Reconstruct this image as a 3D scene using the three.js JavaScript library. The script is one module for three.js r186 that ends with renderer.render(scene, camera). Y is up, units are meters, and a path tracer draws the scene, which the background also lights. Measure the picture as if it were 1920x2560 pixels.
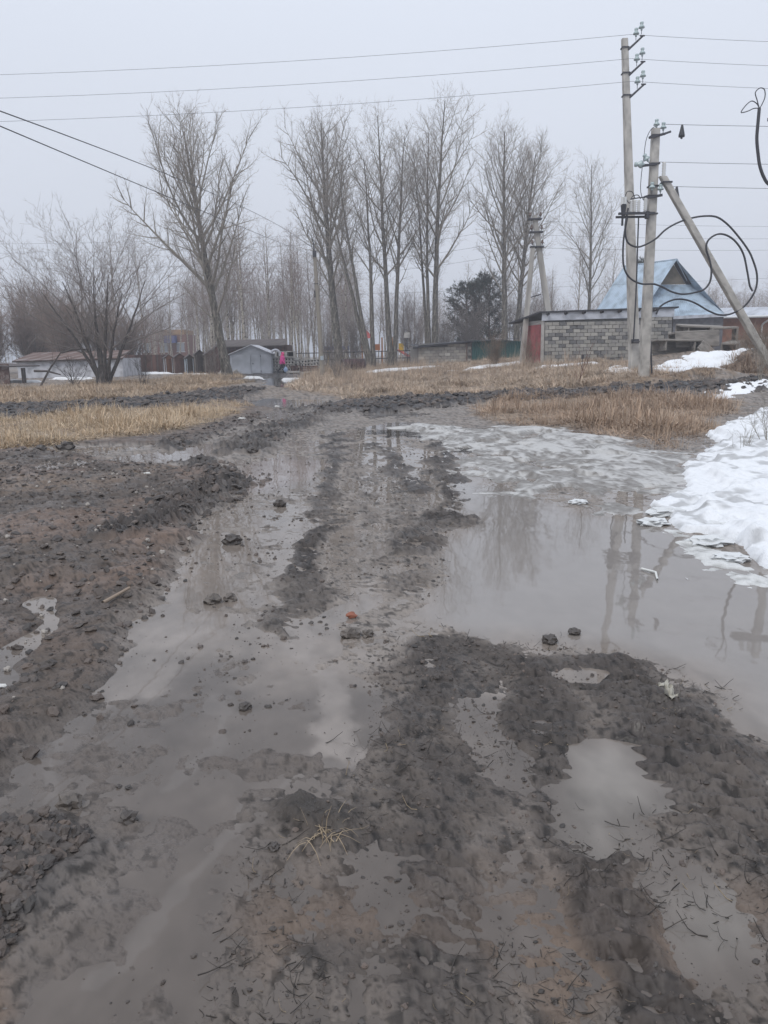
import * as THREE from 'three';
import { mergeGeometries } from 'three/addons/utils/BufferGeometryUtils.js';
import { RoundedBoxGeometry } from 'three/addons/geometries/RoundedBoxGeometry.js';
import { MarchingCubes } from 'three/addons/objects/MarchingCubes.js';

// ---------------------------------------------------------------- camera, sky, sun, exposure
const scene = new THREE.Scene();
const camera = new THREE.PerspectiveCamera(66, 768 / 1024, 0.1, 2500);
camera.position.set(0, 1.5, 0);
camera.rotation.set(THREE.MathUtils.degToRad(-11.3), 0, 0);
camera.rotateZ(THREE.MathUtils.degToRad(-1.0));
const renderer = new THREE.WebGLRenderer({ antialias: true });
renderer.setSize(768, 1024);
renderer.toneMapping = THREE.LinearToneMapping;
renderer.toneMappingExposure = 1.0;
renderer.shadowMap.enabled = true;

{ // a thin overcast, zenith brightened to lift the ground light: pale blue, a little greyer towards the horizon, soft uneven cloud
  const W = 512, H = 256, data = new Float32Array(W * H * 4);
  for (let j = 0; j < H; j++) for (let i = 0; i < W; i++) {
    const el = (j + 0.5) / H * Math.PI - Math.PI / 2, az = i / W * Math.PI * 2;
    const up = Math.max(0, Math.sin(el)), k = 4 * (j * W + i);
    const c = 0.010 * Math.sin(az * 3 + 1.3 * Math.sin(el * 5)) + 0.008 * Math.sin(az * 7 + el * 9);
    const g = 0.975 + 0.05 * up + 0.55 * up * up + c * Math.cos(el), b = Math.min(1, up * 1.6);
    data[k] = (0.718 + 0.008 * b) * g; data[k + 1] = (0.755 + 0.034 * b) * g; data[k + 2] = (0.842 + 0.060 * b) * g; data[k + 3] = 1;
  }
  const t = new THREE.DataTexture(data, W, H, THREE.RGBAFormat, THREE.FloatType);
  t.mapping = THREE.EquirectangularReflectionMapping; t.magFilter = THREE.LinearFilter; t.minFilter = THREE.LinearFilter; t.needsUpdate = true;
  scene.background = t; scene.environment = t;
}
const sun = new THREE.DirectionalLight(new THREE.Color(1.0, 0.96, 0.9), 1.25);
sun.position.set(-30, 80, 28); sun.target.position.set(0, 0, -25);
sun.castShadow = true; sun.shadow.radius = 45; sun.shadow.mapSize.set(2048, 2048);
Object.assign(sun.shadow.camera, { left: -60, right: 60, top: 70, bottom: -70, near: 1, far: 220 });
scene.add(sun, sun.target);
scene.fog = new THREE.FogExp2(new THREE.Color(0.80, 0.82, 0.88), 0.0020);

// ---------------------------------------------------------------- random, noise, small maths
function rng(seed) { let s = seed >>> 0; return () => { s = (s + 0x6D2B79F5) | 0; let t = Math.imul(s ^ (s >>> 15), 1 | s); t = (t + Math.imul(t ^ (t >>> 7), 61 | t)) ^ t; return ((t ^ (t >>> 14)) >>> 0) / 4294967296; }; }
const R0 = rng(77), PERM = new Float32Array(65536); for (let i = 0; i < 65536; i++) PERM[i] = R0() * 2 - 1;
function vn(x, y) { // smooth value noise, -1..1
  const xi = Math.floor(x), yi = Math.floor(y), fx = x - xi, fy = y - yi;
  const u = fx * fx * (3 - 2 * fx), v = fy * fy * (3 - 2 * fy);
  const a = xi & 255, b = (xi + 1) & 255, c = (yi & 255) << 8, d = ((yi + 1) & 255) << 8;
  const p = PERM[a + c], q = PERM[b + c], r = PERM[a + d], s = PERM[b + d];
  return p + (q - p) * u + (r - p + (p - q - r + s) * u) * v;
}
const fbm = (x, y, o = 4) => { let a = 0.5, s = 0; for (let i = 0; i < o; i++) { s += a * vn(x, y); x = x * 2.03 + 17.1; y = y * 2.03 + 5.7; a *= 0.5; } return s; };
const ss = (a, b, x) => { let t = (x - a) / (b - a); t = t < 0 ? 0 : t > 1 ? 1 : t; return t * t * (3 - 2 * t); };
const mix = (a, b, t) => a + (b - a) * t;
const V = (x, y, z) => new THREE.Vector3(x, y, z);
const col = (r, g, b) => new THREE.Color().setRGB(r, g, b);
function cell(x, y) { // nearest of jittered cell centres: rounded lumps, 1 at a centre, 0 between
  const xi = Math.floor(x), yi = Math.floor(y); let m = 9;
  for (let j = -1; j < 2; j++) for (let i = -1; i < 2; i++) {
    const a = (xi + i) & 255, b = (yi + j) & 255, px = xi + i + 0.5 + 0.42 * PERM[a + (b << 8)], py = yi + j + 0.5 + 0.42 * PERM[b + (a << 8)];
    const d = (x - px) * (x - px) + (y - py) * (y - py); if (d < m) m = d;
  }
  return Math.max(0, 1 - m * 1.7);
}

// ---------------------------------------------------------------- naming
const taken = {};
function numbered(n) { const k = taken[n] = (taken[n] ?? -1) + 1; return k ? `${n}_${String(k).padStart(3, '0')}` : n; }
function tag(o, label, category, group, kind) {
  if (label) o.userData.label = label; if (category) o.userData.category = category; if (group) o.userData.group = group; if (kind) o.userData.kind = kind; return o;
}
function thing(name, label, category, pos = [0, 0, 0], turn = 0, group) {
  const o = new THREE.Group(); o.name = numbered(name); o.position.set(...pos); o.rotation.y = turn; scene.add(o); return tag(o, label, category, group);
}
function mesh(name, geo, m, parent = scene) {
  const o = new THREE.Mesh(Array.isArray(geo) ? mergeGeometries(geo.map(g => { const h = g.index ? g.toNonIndexed() : g; for (const k of Object.keys(h.attributes)) if (!['position', 'normal', 'uv'].includes(k)) h.deleteAttribute(k); return h; })) : geo, m);
  o.name = parent === scene ? numbered(name) : name; o.castShadow = o.receiveShadow = true; parent.add(o); return o;
}
function solo(name, geo, m, label, category, group) { return tag(mesh(name, geo, m), label, category, group); }
function ground_(name, geo, m, label, category) { return tag(mesh(name, geo, m), label, category, null, 'structure'); }

// ---------------------------------------------------------------- textures and materials
function noiseTex(size, fn, srgb) {
  const d = new Uint8Array(size * size * 4);
  for (let j = 0; j < size; j++) for (let i = 0; i < size; i++) { const c = fn(i / size, j / size), k = 4 * (j * size + i); d[k] = c[0] * 255; d[k + 1] = c[1] * 255; d[k + 2] = c[2] * 255; d[k + 3] = 255; }
  const t = new THREE.DataTexture(d, size, size); t.wrapS = t.wrapT = THREE.RepeatWrapping; t.magFilter = THREE.LinearFilter; t.minFilter = THREE.LinearMipmapLinearFilter; t.generateMipmaps = true;
  if (srgb) t.colorSpace = THREE.SRGBColorSpace; t.needsUpdate = true; return t;
}
function tvn(u, v, f) { // value noise that tiles f times over the texture
  const x = u * f, y = v * f, xi = Math.floor(x), yi = Math.floor(y), fx = x - xi, fy = y - yi, s = fx * fx * (3 - 2 * fx), t = fy * fy * (3 - 2 * fy);
  const g = (a, b) => PERM[(((a % f) + f) % f * 7 + 13 * (((b % f) + f) % f) * 31 + f * 977) & 65535];
  return mix(mix(g(xi, yi), g(xi + 1, yi), s), mix(g(xi, yi + 1), g(xi + 1, yi + 1), s), t);
}
const tf = (u, v, f, o) => { let a = 0.5, s = 0; for (let i = 0; i < o; i++) { s += a * tvn(u, v, f); f *= 2; a *= 0.5; } return s; };
const cl = x => x < 0 ? 0 : x > 1 ? 1 : x;
const T = {
  mudBump: noiseTex(1024, (u, v) => { const a = cl(0.5 + 0.55 * tf(u, v, 12, 6) + 0.25 * Math.abs(tvn(u, v, 90))); return [a, a, a]; }),
  mudRough: noiseTex(512, (u, v) => { const a = cl(0.74 + 0.55 * tf(u, v, 9, 5)); return [a, a, a]; }),
  ripple: noiseTex(512, (u, v) => { const a = cl(0.5 + 0.6 * tf(u, v, 8, 3)); return [a, a, a]; }),
  stain: noiseTex(512, (u, v) => { const a = cl(0.92 + 0.26 * tf(u, v, 5, 6)); return [a, a, a]; }, true),
  rust: noiseTex(512, (u, v) => { const a = tf(u, v, 6, 6), k = ss(-0.05, 0.12, a); return [mix(0.78, 0.60, k), mix(0.76, 0.50, k), mix(0.75, 0.46, k)]; }, true),
  plank: noiseTex(512, (u, v) => { const p = Math.floor(u * 8), e = Math.min(u * 8 - p, p + 1 - u * 8), a = cl(0.84 + 0.2 * PERM[p * 91 + 5] + 0.22 * tvn(u * 6 % 1, v * 0.5 % 1, 64) + 0.15 * tf(u, v, 8, 4)); return [a, a * 0.97, a * 0.94]; }, true),
  bark: noiseTex(512, (u, v) => { const a = cl(0.72 + 0.5 * tf(u, v * 0.5 % 1, 16, 4)); return [a, a, a]; }, true),
  birch: noiseTex(512, (u, v) => { const a = tvn(u, v, 40) * 0.5 + tvn(u, v, 96) * 0.5, b = tf(u, v, 6, 4); const k = ss(0.36, 0.45, tvn(u * 0.35 % 1, v, 90)) + ss(0.22, 0.32, b); const w = mix(0.93 + 0.07 * a, 0.22, cl(k)); return [w, w * 0.97, w * 0.93]; }, true),
};
function M(r, g, b, rough = 0.9, o = {}) { return new THREE.MeshPhysicalMaterial({ color: col(r, g, b), roughness: rough, metalness: 0, ...o }); }
function rep(t, x, y) { const c = t.clone(); c.repeat.set(x, y); c.needsUpdate = true; return c; }
const MAT = {
  mud: new THREE.MeshPhysicalMaterial({ color: 0xffffff, vertexColors: true, roughness: 0.74, roughnessMap: T.mudRough, bumpMap: T.mudBump, bumpScale: 0.009, ior: 1.36 }),
  water: new THREE.MeshPhysicalMaterial({ color: 0xffffff, vertexColors: true, roughness: 0.022, bumpMap: T.ripple, bumpScale: 0.0011, ior: 1.33 }),
  snow: new THREE.MeshPhysicalMaterial({ color: 0xffffff, vertexColors: true, roughness: 0.85, bumpMap: T.mudBump, bumpScale: 0.012 }),
  slush: new THREE.MeshPhysicalMaterial({ color: 0xffffff, vertexColors: true, roughness: 0.42, bumpMap: T.mudBump, bumpScale: 0.015, ior: 1.33 }),
  crumb: M(0.060, 0.050, 0.044, 0.55), stone: M(0.13, 0.11, 0.095, 0.6, { map: rep(T.stain, 1, 1) }), twig: M(0.05, 0.042, 0.036, 0.6),
  straw: new THREE.MeshPhysicalMaterial({ color: 0xffffff, roughness: 0.85 }),
  concrete: M(0.36, 0.34, 0.31, 0.9, { map: T.stain, bumpMap: T.mudBump, bumpScale: 0.006 }),
  poleConc: M(0.46, 0.435, 0.40, 0.9, { map: T.stain, bumpMap: T.mudBump, bumpScale: 0.005 }),
  oldConc: M(0.27, 0.245, 0.22, 0.95, { map: T.stain, bumpMap: T.mudBump, bumpScale: 0.012 }),
  slab: M(0.42, 0.40, 0.375, 0.9, { map: T.stain }),
  steel: M(0.05, 0.05, 0.058, 0.6, { metalness: 0.3 }), cable: M(0.028, 0.028, 0.034, 0.55), wire: M(0.085, 0.09, 0.105, 0.5, { metalness: 0.4 }),
  porcelain: M(0.55, 0.55, 0.54, 0.25), brownPorcelain: M(0.10, 0.06, 0.045, 0.25), glassIns: M(0.35, 0.42, 0.42, 0.15),
  whitewash: M(0.56, 0.565, 0.60, 0.9, { map: T.stain }), greyPaint: M(0.44, 0.46, 0.50, 0.6, { map: rep(T.stain, 0.3, 0.3) }), rustRoof: M(0.34, 0.29, 0.27, 0.9, { map: T.rust }),
  brownWood: M(0.14, 0.075, 0.062, 0.9, { map: T.plank }), darkWood: M(0.075, 0.062, 0.058, 0.9, { map: T.plank }), greyWood: M(0.20, 0.18, 0.165, 0.9, { map: T.plank }), orangeWood: M(0.22, 0.105, 0.062, 0.9, { map: T.plank }), paleBlue: M(0.40, 0.45, 0.50, 0.8, { map: T.stain }),
  felt: M(0.105, 0.088, 0.083, 0.95, { map: T.stain }), darkRoof: M(0.035, 0.035, 0.042, 0.8),
  redDoor: M(0.37, 0.085, 0.09, 0.6, { map: T.stain }), fascia: M(0.50, 0.52, 0.57, 0.5, { map: T.stain }), greenMetal: M(0.012, 0.075, 0.070, 0.5), blueRoof: M(0.38, 0.47, 0.56, 0.4, { metalness: 0.1, map: rep(T.stain, 0.6, 0.9) }),
  gablet: M(0.23, 0.20, 0.155, 0.9, { map: T.stain }), brickRed: M(0.30, 0.145, 0.10, 0.9, { map: T.stain }), greyRender: M(0.15, 0.15, 0.165, 0.9, { map: T.stain }), white: M(0.62, 0.63, 0.64, 0.6), mortar: M(0.20, 0.19, 0.18, 1),
};

// outlines of puddles, banks, verges and snow, in metres: x across, distance ahead, ...
const AREA = {
  spoil: [13.2, 30.8, 14.6, 33.2, 17.6, 35.4, 19.6, 38.8, 22.5, 39.5, 21.5, 34.0, 18.0, 30.5, 15.5, 29.2],
  bank: [-6.66, 12.74, -5.99, 13.26, -4.99, 12.51, -3.87, 11.54, -2.90, 10.93, -2.33, 10.43, -1.94, 9.97, -1.82, 7.81, -1.53, 5.92, -1.43, 4.95, -1.43, 4.13, -1.37, 3.56, -1.28, 3.23, -1.37, 3.01, -1.38, 2.79, -1.41, 2.62, -1.64, 2.32, -3.37, 4.86],
  bankLow: [-1.66, 2.48, -1.26, 2.31, -1.10, 2.35, -0.97, 2.30, -0.94, 2.18, -1.01, 2.09, -1.00, 1.91, -0.99, 1.79, -1.00, 1.74, -1.28, 1.72],
  tanSoil: [-1.18, 1.75, -1.03, 1.81, -0.94, 1.73, -0.87, 1.62, -0.87, 1.56, -0.84, 1.45, -1.06, 1.45],
  stream: [-2.08, 3.73, -2.01, 3.89, -2.00, 4.18, -2.01, 4.39, -2.22, 4.80, -2.11, 4.70, -1.95, 4.39, -1.88, 3.91, -1.88, 3.69, -1.85, 3.55, -1.91, 3.40],
  ribbon: [-5.12, 11.07, -4.97, 11.73, -4.14, 11.94, -3.53, 13.10, -3.50, 13.92, -3.10, 14.01, -2.61, 12.77, -2.20, 13.03, -2.34, 12.14, -3.02, 11.43, -3.94, 11.35, -4.62, 10.87],
  silt: [-2.10, 10.84, -1.65, 12.33, -0.77, 11.14, -0.68, 8.22, -0.49, 6.15, -0.56, 4.70, -0.61, 4.05, -0.45, 3.72, -0.22, 3.65, -0.10, 3.32, -0.10, 2.74, -0.33, 2.59, -0.41, 2.44, -0.41, 2.21, -0.40, 1.99, -0.41, 1.76, -0.37, 1.44, -0.79, 1.45, -0.89, 1.74, -0.89, 1.95, -0.87, 2.17, -0.99, 2.38, -1.22, 2.41, -1.31, 2.41, -1.43, 2.65, -1.35, 2.97, -1.25, 3.20, -1.37, 3.53, -1.41, 4.09, -1.39, 4.85, -1.52, 5.92, -1.82, 7.81, -1.69, 8.90],
  poolLeft: [-2.03, 10.60, -1.62, 12.04, -0.81, 11.14, -0.81, 9.84, -1.20, 8.79, -1.61, 8.59],
  poolDiag: [-1.36, 3.50, -1.42, 4.06, -1.39, 4.48, -1.10, 4.55, -0.92, 4.22, -0.97, 3.74, -1.04, 3.41, -1.25, 3.34],
  poolMid: [-0.64, 4.44, -0.37, 4.51, -0.10, 4.77, -0.06, 4.50, -0.29, 4.19, -0.36, 3.78, -0.21, 3.54, -0.07, 3.22, -0.09, 2.74, -0.17, 2.68, -0.29, 2.89, -0.31, 3.33, -0.47, 3.91],
  puddleRight: [0.74, 9.48, 1.25, 9.08, 1.65, 7.86, 1.83, 7.26, 2.16, 7.05, 2.42, 6.83, 2.61, 6.00, 2.64, 5.25, 2.95, 4.50, 1.74, 2.55, 1.47, 2.89, 1.39, 2.99, 1.46, 3.31, 1.39, 3.58, 1.19, 3.86, 0.90, 3.96, 0.68, 4.00, 0.52, 3.88, 0.41, 3.97, 0.24, 4.22, 0.19, 4.40, 0.39, 5.05, 0.42, 6.08, 0.79, 6.93, 0.74, 7.95],
  puddleNotch: [0.79, 3.58, 0.96, 3.81, 1.09, 3.68, 1.08, 3.56, 0.98, 3.44, 0.77, 3.40],
  puddleNear: [0.68, 2.85, 0.83, 2.89, 0.96, 2.96, 1.06, 2.81, 1.08, 2.63, 1.08, 2.45, 1.00, 2.30, 0.89, 2.33, 0.80, 2.31, 0.72, 2.11, 0.63, 2.08, 0.61, 2.20, 0.59, 2.33, 0.58, 2.56],
  puddleCorner: [0.74, 2.01, 0.81, 2.05, 0.89, 2.08, 0.93, 1.99, 0.94, 1.86, 0.93, 1.72, 0.86, 1.69, 0.78, 1.66, 0.74, 1.75, 0.73, 1.86],
  puddleEdge: [1.31, 2.69, 1.40, 2.66, 1.70, 2.49, 1.40, 2.00, 1.19, 2.12, 1.19, 2.23, 1.23, 2.44],
  darkMud: [0.06, 3.92, 0.31, 3.97, 0.54, 3.85, 0.71, 3.85, 0.87, 3.85, 1.18, 3.83, 1.39, 3.58, 1.45, 3.28, 1.38, 2.97, 1.52, 2.76, 1.72, 2.52, 1.00, 1.36, -0.36, 1.38, -0.41, 1.76, -0.40, 1.99, -0.33, 2.28, -0.32, 2.44, -0.11, 2.49, -0.08, 2.74, -0.08, 3.32, -0.17, 3.59],
  poolSky: [0.33, 3.21, 0.53, 3.30, 0.56, 3.02, 0.55, 2.69, 0.57, 2.52, 0.43, 2.59, 0.35, 2.73, 0.32, 2.95],
  clump: [-0.35, 2.44, -0.23, 2.51, -0.11, 2.44, -0.11, 2.30, -0.20, 2.20, -0.30, 2.25],
  farPoolA: [-4.58, 27.63, -3.80, 29.01, -3.04, 28.24, -1.64, 26.82, -1.80, 24.60, -2.51, 23.22, -3.35, 23.42, -4.01, 24.54],
  farPoolB: [-3.25, 20.91, -3.02, 22.98, -2.36, 21.81, -2.44, 19.31, -2.90, 19.41],
  farPoolC: [-0.06, 16.39, 0.45, 17.41, 1.26, 16.14, 1.45, 15.60, 1.12, 14.33, 0.29, 14.89],
  farPoolD: [0.90, 13.59, 1.43, 14.04, 1.69, 13.46, 1.65, 12.59, 1.12, 12.41],
  farPoolE: [-0.31, 20.58, 0.30, 21.06, 0.78, 20.80, 0.51, 19.67, -0.18, 19.23],
  pathPool: [-8.03, 52.49, -7.24, 55.81, -5.46, 51.20, -3.69, 38.69, -4.07, 36.05, -5.68, 38.47],
  trackDark: [19.46, 31.23, 12.49, 25.78, 9.98, 25.44, 6.86, 24.84, 4.32, 27.04, 1.13, 26.06, -0.93, 24.39, -1.61, 21.97, -0.31, 20.73, 0.94, 21.72, 3.02, 24.14, 6.42, 23.23, 9.01, 22.94, 11.41, 23.51, 16.17, 25.91],
  soilLeft: [-15.05, 25.19, -12.16, 25.30, -10.16, 25.84, -8.46, 27.68, -7.35, 31.25, -5.93, 35.86, -4.89, 31.78, -5.30, 26.38, -6.26, 24.11, -7.78, 23.18, -8.79, 21.33, -9.72, 20.14, -11.95, 19.92],
  grassNear: [-11.95, 19.92, -9.86, 20.43, -8.79, 21.33, -7.40, 23.27, -5.96, 24.04, -5.14, 26.33, -3.92, 23.55, -3.87, 20.32, -4.08, 17.16, -4.74, 15.32, -5.67, 14.26, -6.49, 14.02, -6.49, 13.33, -7.80, 12.89],
  grassFarLeft: [-32.41, 49.80, -18.15, 37.94, -16.11, 39.44, -14.82, 45.32, -12.84, 52.29, -9.36, 53.16, -6.94, 42.11, -7.36, 34.74, -8.62, 28.22, -10.35, 26.32, -12.27, 25.53, -16.91, 25.81],
  grassFarMid: [-4.19, 35.25, -4.60, 48.35, -5.32, 63.88, 3.21, 73.24, 8.97, 56.28, 12.21, 44.40, 12.10, 39.06, 9.97, 28.87, 7.12, 25.78, 4.39, 27.46, 1.18, 27.04, -1.01, 26.65, -2.99, 31.19],
  grassRight: [2.92, 23.38, 4.20, 24.49, 6.42, 23.23, 7.85, 22.65, 8.42, 21.41, 9.43, 20.87, 8.06, 18.78, 6.09, 14.75, 4.88, 12.29, 4.19, 11.79, 4.15, 12.73, 4.32, 14.62, 3.80, 15.66, 3.15, 16.09, 2.53, 16.98, 2.35, 19.70],
  grassPole: [8.39, 30.46, 11.52, 34.59, 12.11, 30.93, 13.40, 27.66, 10.28, 26.23, 7.12, 25.78],
  brownBlend: [-5.30, 26.38, -4.33, 28.07, -3.07, 23.35, -3.02, 19.43, -3.43, 15.10, -3.84, 12.35, -4.99, 12.51, -6.32, 13.64, -4.74, 15.32, -4.06, 17.49, -3.87, 20.32],
  slush: [0.04, 16.37, 0.75, 17.34, 2.00, 16.00, 3.09, 15.79, 3.69, 15.19, 4.16, 14.06, 4.18, 12.59, 4.17, 11.51, 4.66, 11.72, 3.81, 9.69, 2.88, 7.88, 2.51, 7.09, 2.16, 7.18, 1.89, 7.52, 1.68, 7.99, 1.33, 8.90, 0.98, 9.64, 1.06, 11.40, 0.93, 12.89],
  snowBank: [6.00, 14.32, 7.75, 17.09, 9.05, 18.57, 15.05, 21.98, 2.95, 4.09, 2.71, 5.13, 2.67, 5.31, 2.78, 5.91, 2.70, 6.31, 2.54, 6.50, 2.55, 7.19, 2.76, 7.76, 3.21, 8.40, 3.75, 9.70, 4.45, 11.20, 5.06, 11.95],
  iceShelf: [2.63, 7.18, 2.71, 6.15, 2.73, 5.43, 3.18, 4.88, 2.80, 4.26, 2.48, 4.67, 2.38, 4.82, 2.22, 4.99, 2.25, 5.46, 2.21, 5.80, 2.36, 6.43],
  snowMound: [10.6, 32.2, 11.3, 34.5, 12.8, 36.8, 14.2, 38.8, 16.5, 39.6, 18.4, 38.6, 17.4, 35.6, 15.4, 33.6, 13.2, 31.4, 11.4, 30.8],
  snowStrip: [9.05, 22.35, 10.61, 24.16, 12.15, 25.35, 12.55, 24.67, 10.75, 22.65, 8.98, 20.96],
  snowPoles: [10.23, 37.96, 11.84, 39.72, 11.52, 34.59, 9.78, 30.38, 8.67, 31.47],
};
const TRACKS = {
  middleA: [-0.50, 13.5, -0.16, 9.0, -0.16, 6.2, -0.22, 4.9],
  middleB: [0.10, 11.5, 0.24, 8.0, 0.20, 6.0, 0.08, 4.8],
  middleC: [-0.95, 12.6, -0.92, 9.4, -0.98, 7.2, -0.92, 5.4],
  near: [0.16, 3.9, 0.14, 3.2, 0.13, 2.6, 0.16, 2.1, 0.10, 1.5],
  centre: [-0.88, 15.55, -0.63, 9.46, -0.56, 7.25, -0.53, 5.46, -0.52, 4.61, -0.56, 4.28],
  centreRight: [0.87, 13.60, 0.81, 9.30, 0.73, 7.58, 0.47, 6.58, 0.25, 6.09],
  wedge: [0.69, 3.61, 0.66, 3.20, 0.63, 2.79, 0.62, 2.41, 0.62, 2.11, 0.62, 1.84, 0.63, 1.58],
  band: [1.00, 3.54, 1.10, 3.09, 1.13, 2.67, 1.15, 2.34, 1.21, 2.09],
  curveOuter: [-3.68, 13.38, -3.53, 15.56, -3.26, 19.48, -2.42, 22.32, -0.93, 24.39],
  curveInner: [-2.30, 12.73, -2.29, 15.80, -1.93, 19.92, -0.86, 22.47, 1.04, 23.89],
  hook: [-2.74, 11.39, -2.21, 10.41, -1.87, 9.59, -1.79, 8.61, -2.04, 7.60, -2.17, 6.43],
  rutFar: [-0.21, 13.41, 0.21, 11.01, 0.37, 8.69],
};
const STREAMS = [[-0.13, 2.66, -0.26, 2.68, -0.37, 2.62, -0.44, 2.51, -0.46, 2.37, -0.55, 2.26, -0.59, 2.17, -0.61, 2.00, -0.66, 1.87, -0.68, 1.75, -0.73, 1.65], [-0.75, 3.35, -0.66, 3.07, -0.67, 2.87, -0.77, 2.73, -0.83, 2.60], [-1.33, 2.97, -1.24, 2.65, -1.04, 2.35, -0.87, 2.17, -0.85, 1.91, -0.88, 1.71, -0.87, 1.57]];
const LINE = {
  loopLong: [8.32, 6.15, -28.20, 8.25, 5.47, -28.20, 8.36, 5.05, -28.20, 8.66, 4.90, -28.20, 8.90, 4.95, -28.20, 9.30, 5.16, -28.20, 9.58, 5.42, -28.20, 9.92, 5.62, -28.20, 10.39, 5.78, -28.20, 10.85, 5.85, -28.20, 11.28, 5.82, -28.20, 11.62, 5.62, -28.20, 12.05, 5.20, -28.20, 12.45, 4.71, -28.20, 12.60, 4.44, -28.20, 12.78, 3.96, -28.20, 12.79, 3.52, -28.20, 12.63, 3.15, -28.20, 12.38, 2.86, -28.20, 11.96, 2.65, -28.20, 11.61, 2.63, -28.20, 11.22, 2.77, -28.20, 10.78, 3.02, -28.20, 10.42, 3.15, -28.20, 10.07, 3.17, -28.20, 9.73, 3.06, -28.20, 9.53, 2.91, -28.20, 9.43, 2.69, -28.20],
  loopShort: [8.26, 5.83, -28.50, 8.17, 5.17, -28.50, 8.19, 4.37, -28.50, 8.29, 4.07, -28.50, 8.48, 3.85, -28.50, 8.83, 3.69, -28.50, 9.27, 3.67, -28.50, 9.55, 3.57, -28.50, 9.88, 3.41, -28.50, 10.24, 3.33, -28.50, 10.63, 3.37, -28.50, 10.97, 3.48, -28.50, 11.14, 3.71, -28.50, 11.17, 4.06, -28.50, 11.10, 4.39, -28.50, 10.95, 4.81, -28.50, 10.99, 5.04, -28.50, 11.22, 5.22, -28.50, 11.44, 5.25, -28.50, 11.74, 5.14, -28.50, 12.02, 4.89, -28.50, 12.22, 4.57, -28.50, 12.39, 4.00, -28.50, 12.52, 3.52, -28.50, 12.61, 3.39, -28.50],
  riser: [10.52, 6.82, -33.60, 10.53, 5.58, -33.60, 10.55, 4.00, -33.60, 10.54, 2.72, -33.60, 10.53, 1.91, -33.60],
  riserLink: [10.53, 1.83, -33.60, 10.09, 1.83, -31.10, 9.50, 1.81, -28.60],
  ground2: [9.34, 1.81, -28.10, 9.40, 1.15, -28.10, 9.46, 0.53, -28.10],
  endCable: [12.13, 8.95, -27.00, 12.12, 8.49, -27.00, 12.12, 8.05, -27.00, 12.19, 7.62, -27.00, 12.28, 7.23, -27.00, 12.44, 6.88, -27.00, 12.58, 6.70, -27.00, 12.85, 6.58, -27.00],
  endLoopA: [12.13, 8.95, -27.00, 12.04, 9.20, -27.00, 11.97, 9.41, -27.00, 12.03, 9.50, -27.00, 12.13, 9.55, -27.00, 12.24, 9.51, -27.00, 12.28, 9.40, -27.00, 12.28, 9.26, -27.00, 12.22, 9.10, -27.00, 12.14, 8.94, -27.00],
  endLoopB: [12.13, 8.96, -27.00, 12.04, 9.09, -27.00, 11.88, 9.17, -27.00, 11.74, 9.09, -27.00, 11.56, 8.84, -27.00, 11.68, 8.85, -27.00, 11.81, 8.89, -27.00, 11.95, 8.95, -27.00, 12.10, 8.96, -27.00],
  jumper1: [9.21, 8.71, -28.00, 9.01, 8.62, -28.00, 8.85, 8.32, -28.00, 8.78, 7.70, -28.00, 8.73, 7.20, -28.00, 8.73, 6.69, -28.00, 8.81, 6.44, -28.00, 8.89, 6.37, -28.00],
  tagWireA: [9.38, 8.48, -28.00, 9.46, 8.38, -28.00, 9.59, 8.38, -28.00, 9.72, 8.49, -28.00, 10.05, 8.50, -28.00],
};
// ---------------------------------------------------------------- the lie of the land (x across, d ahead, in metres; z = -d)
const bb = {};
for (const k in AREA) { const p = AREA[k]; let x0 = 1e9, x1 = -1e9, y0 = 1e9, y1 = -1e9; for (let i = 0; i < p.length; i += 2) { x0 = Math.min(x0, p[i]); x1 = Math.max(x1, p[i]); y0 = Math.min(y0, p[i + 1]); y1 = Math.max(y1, p[i + 1]); } bb[k] = [x0, x1, y0, y1]; AREA[k] = new Float64Array(p); }
function inside(k, x, y, reach = 1) { // signed distance to the outline, positive inside
  const b = bb[k]; if (x < b[0] - reach || x > b[1] + reach || y < b[2] - reach || y > b[3] + reach) return -reach;
  const p = AREA[k], n = p.length; let m = 1e9, c = false;
  for (let i = 0, j = n - 2; i < n; j = i, i += 2) {
    const ax = p[j], ay = p[j + 1], bx = p[i] - ax, by = p[i + 1] - ay, px = x - ax, py = y - ay;
    let t = (px * bx + py * by) / (bx * bx + by * by); t = t < 0 ? 0 : t > 1 ? 1 : t;
    const dx = px - bx * t, dy = py - by * t, d = dx * dx + dy * dy; if (d < m) m = d;
    if ((ay > y) !== (p[i + 1] > y) && x < bx * (y - ay) / by + ax) c = !c;
  }
  m = Math.sqrt(m); return c ? m : -Math.min(m, reach);
}
const trackAt = { d: 0, s: 0 };
const tb = {}; for (const k in TRACKS) { const p = TRACKS[k]; let x0 = 1e9, x1 = -1e9, y0 = 1e9, y1 = -1e9; for (let i = 0; i < p.length; i += 2) { x0 = Math.min(x0, p[i]); x1 = Math.max(x1, p[i]); y0 = Math.min(y0, p[i + 1]); y1 = Math.max(y1, p[i + 1]); } tb[k] = [x0 - 0.8, x1 + 0.8, y0 - 0.8, y1 + 0.8]; }
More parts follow.
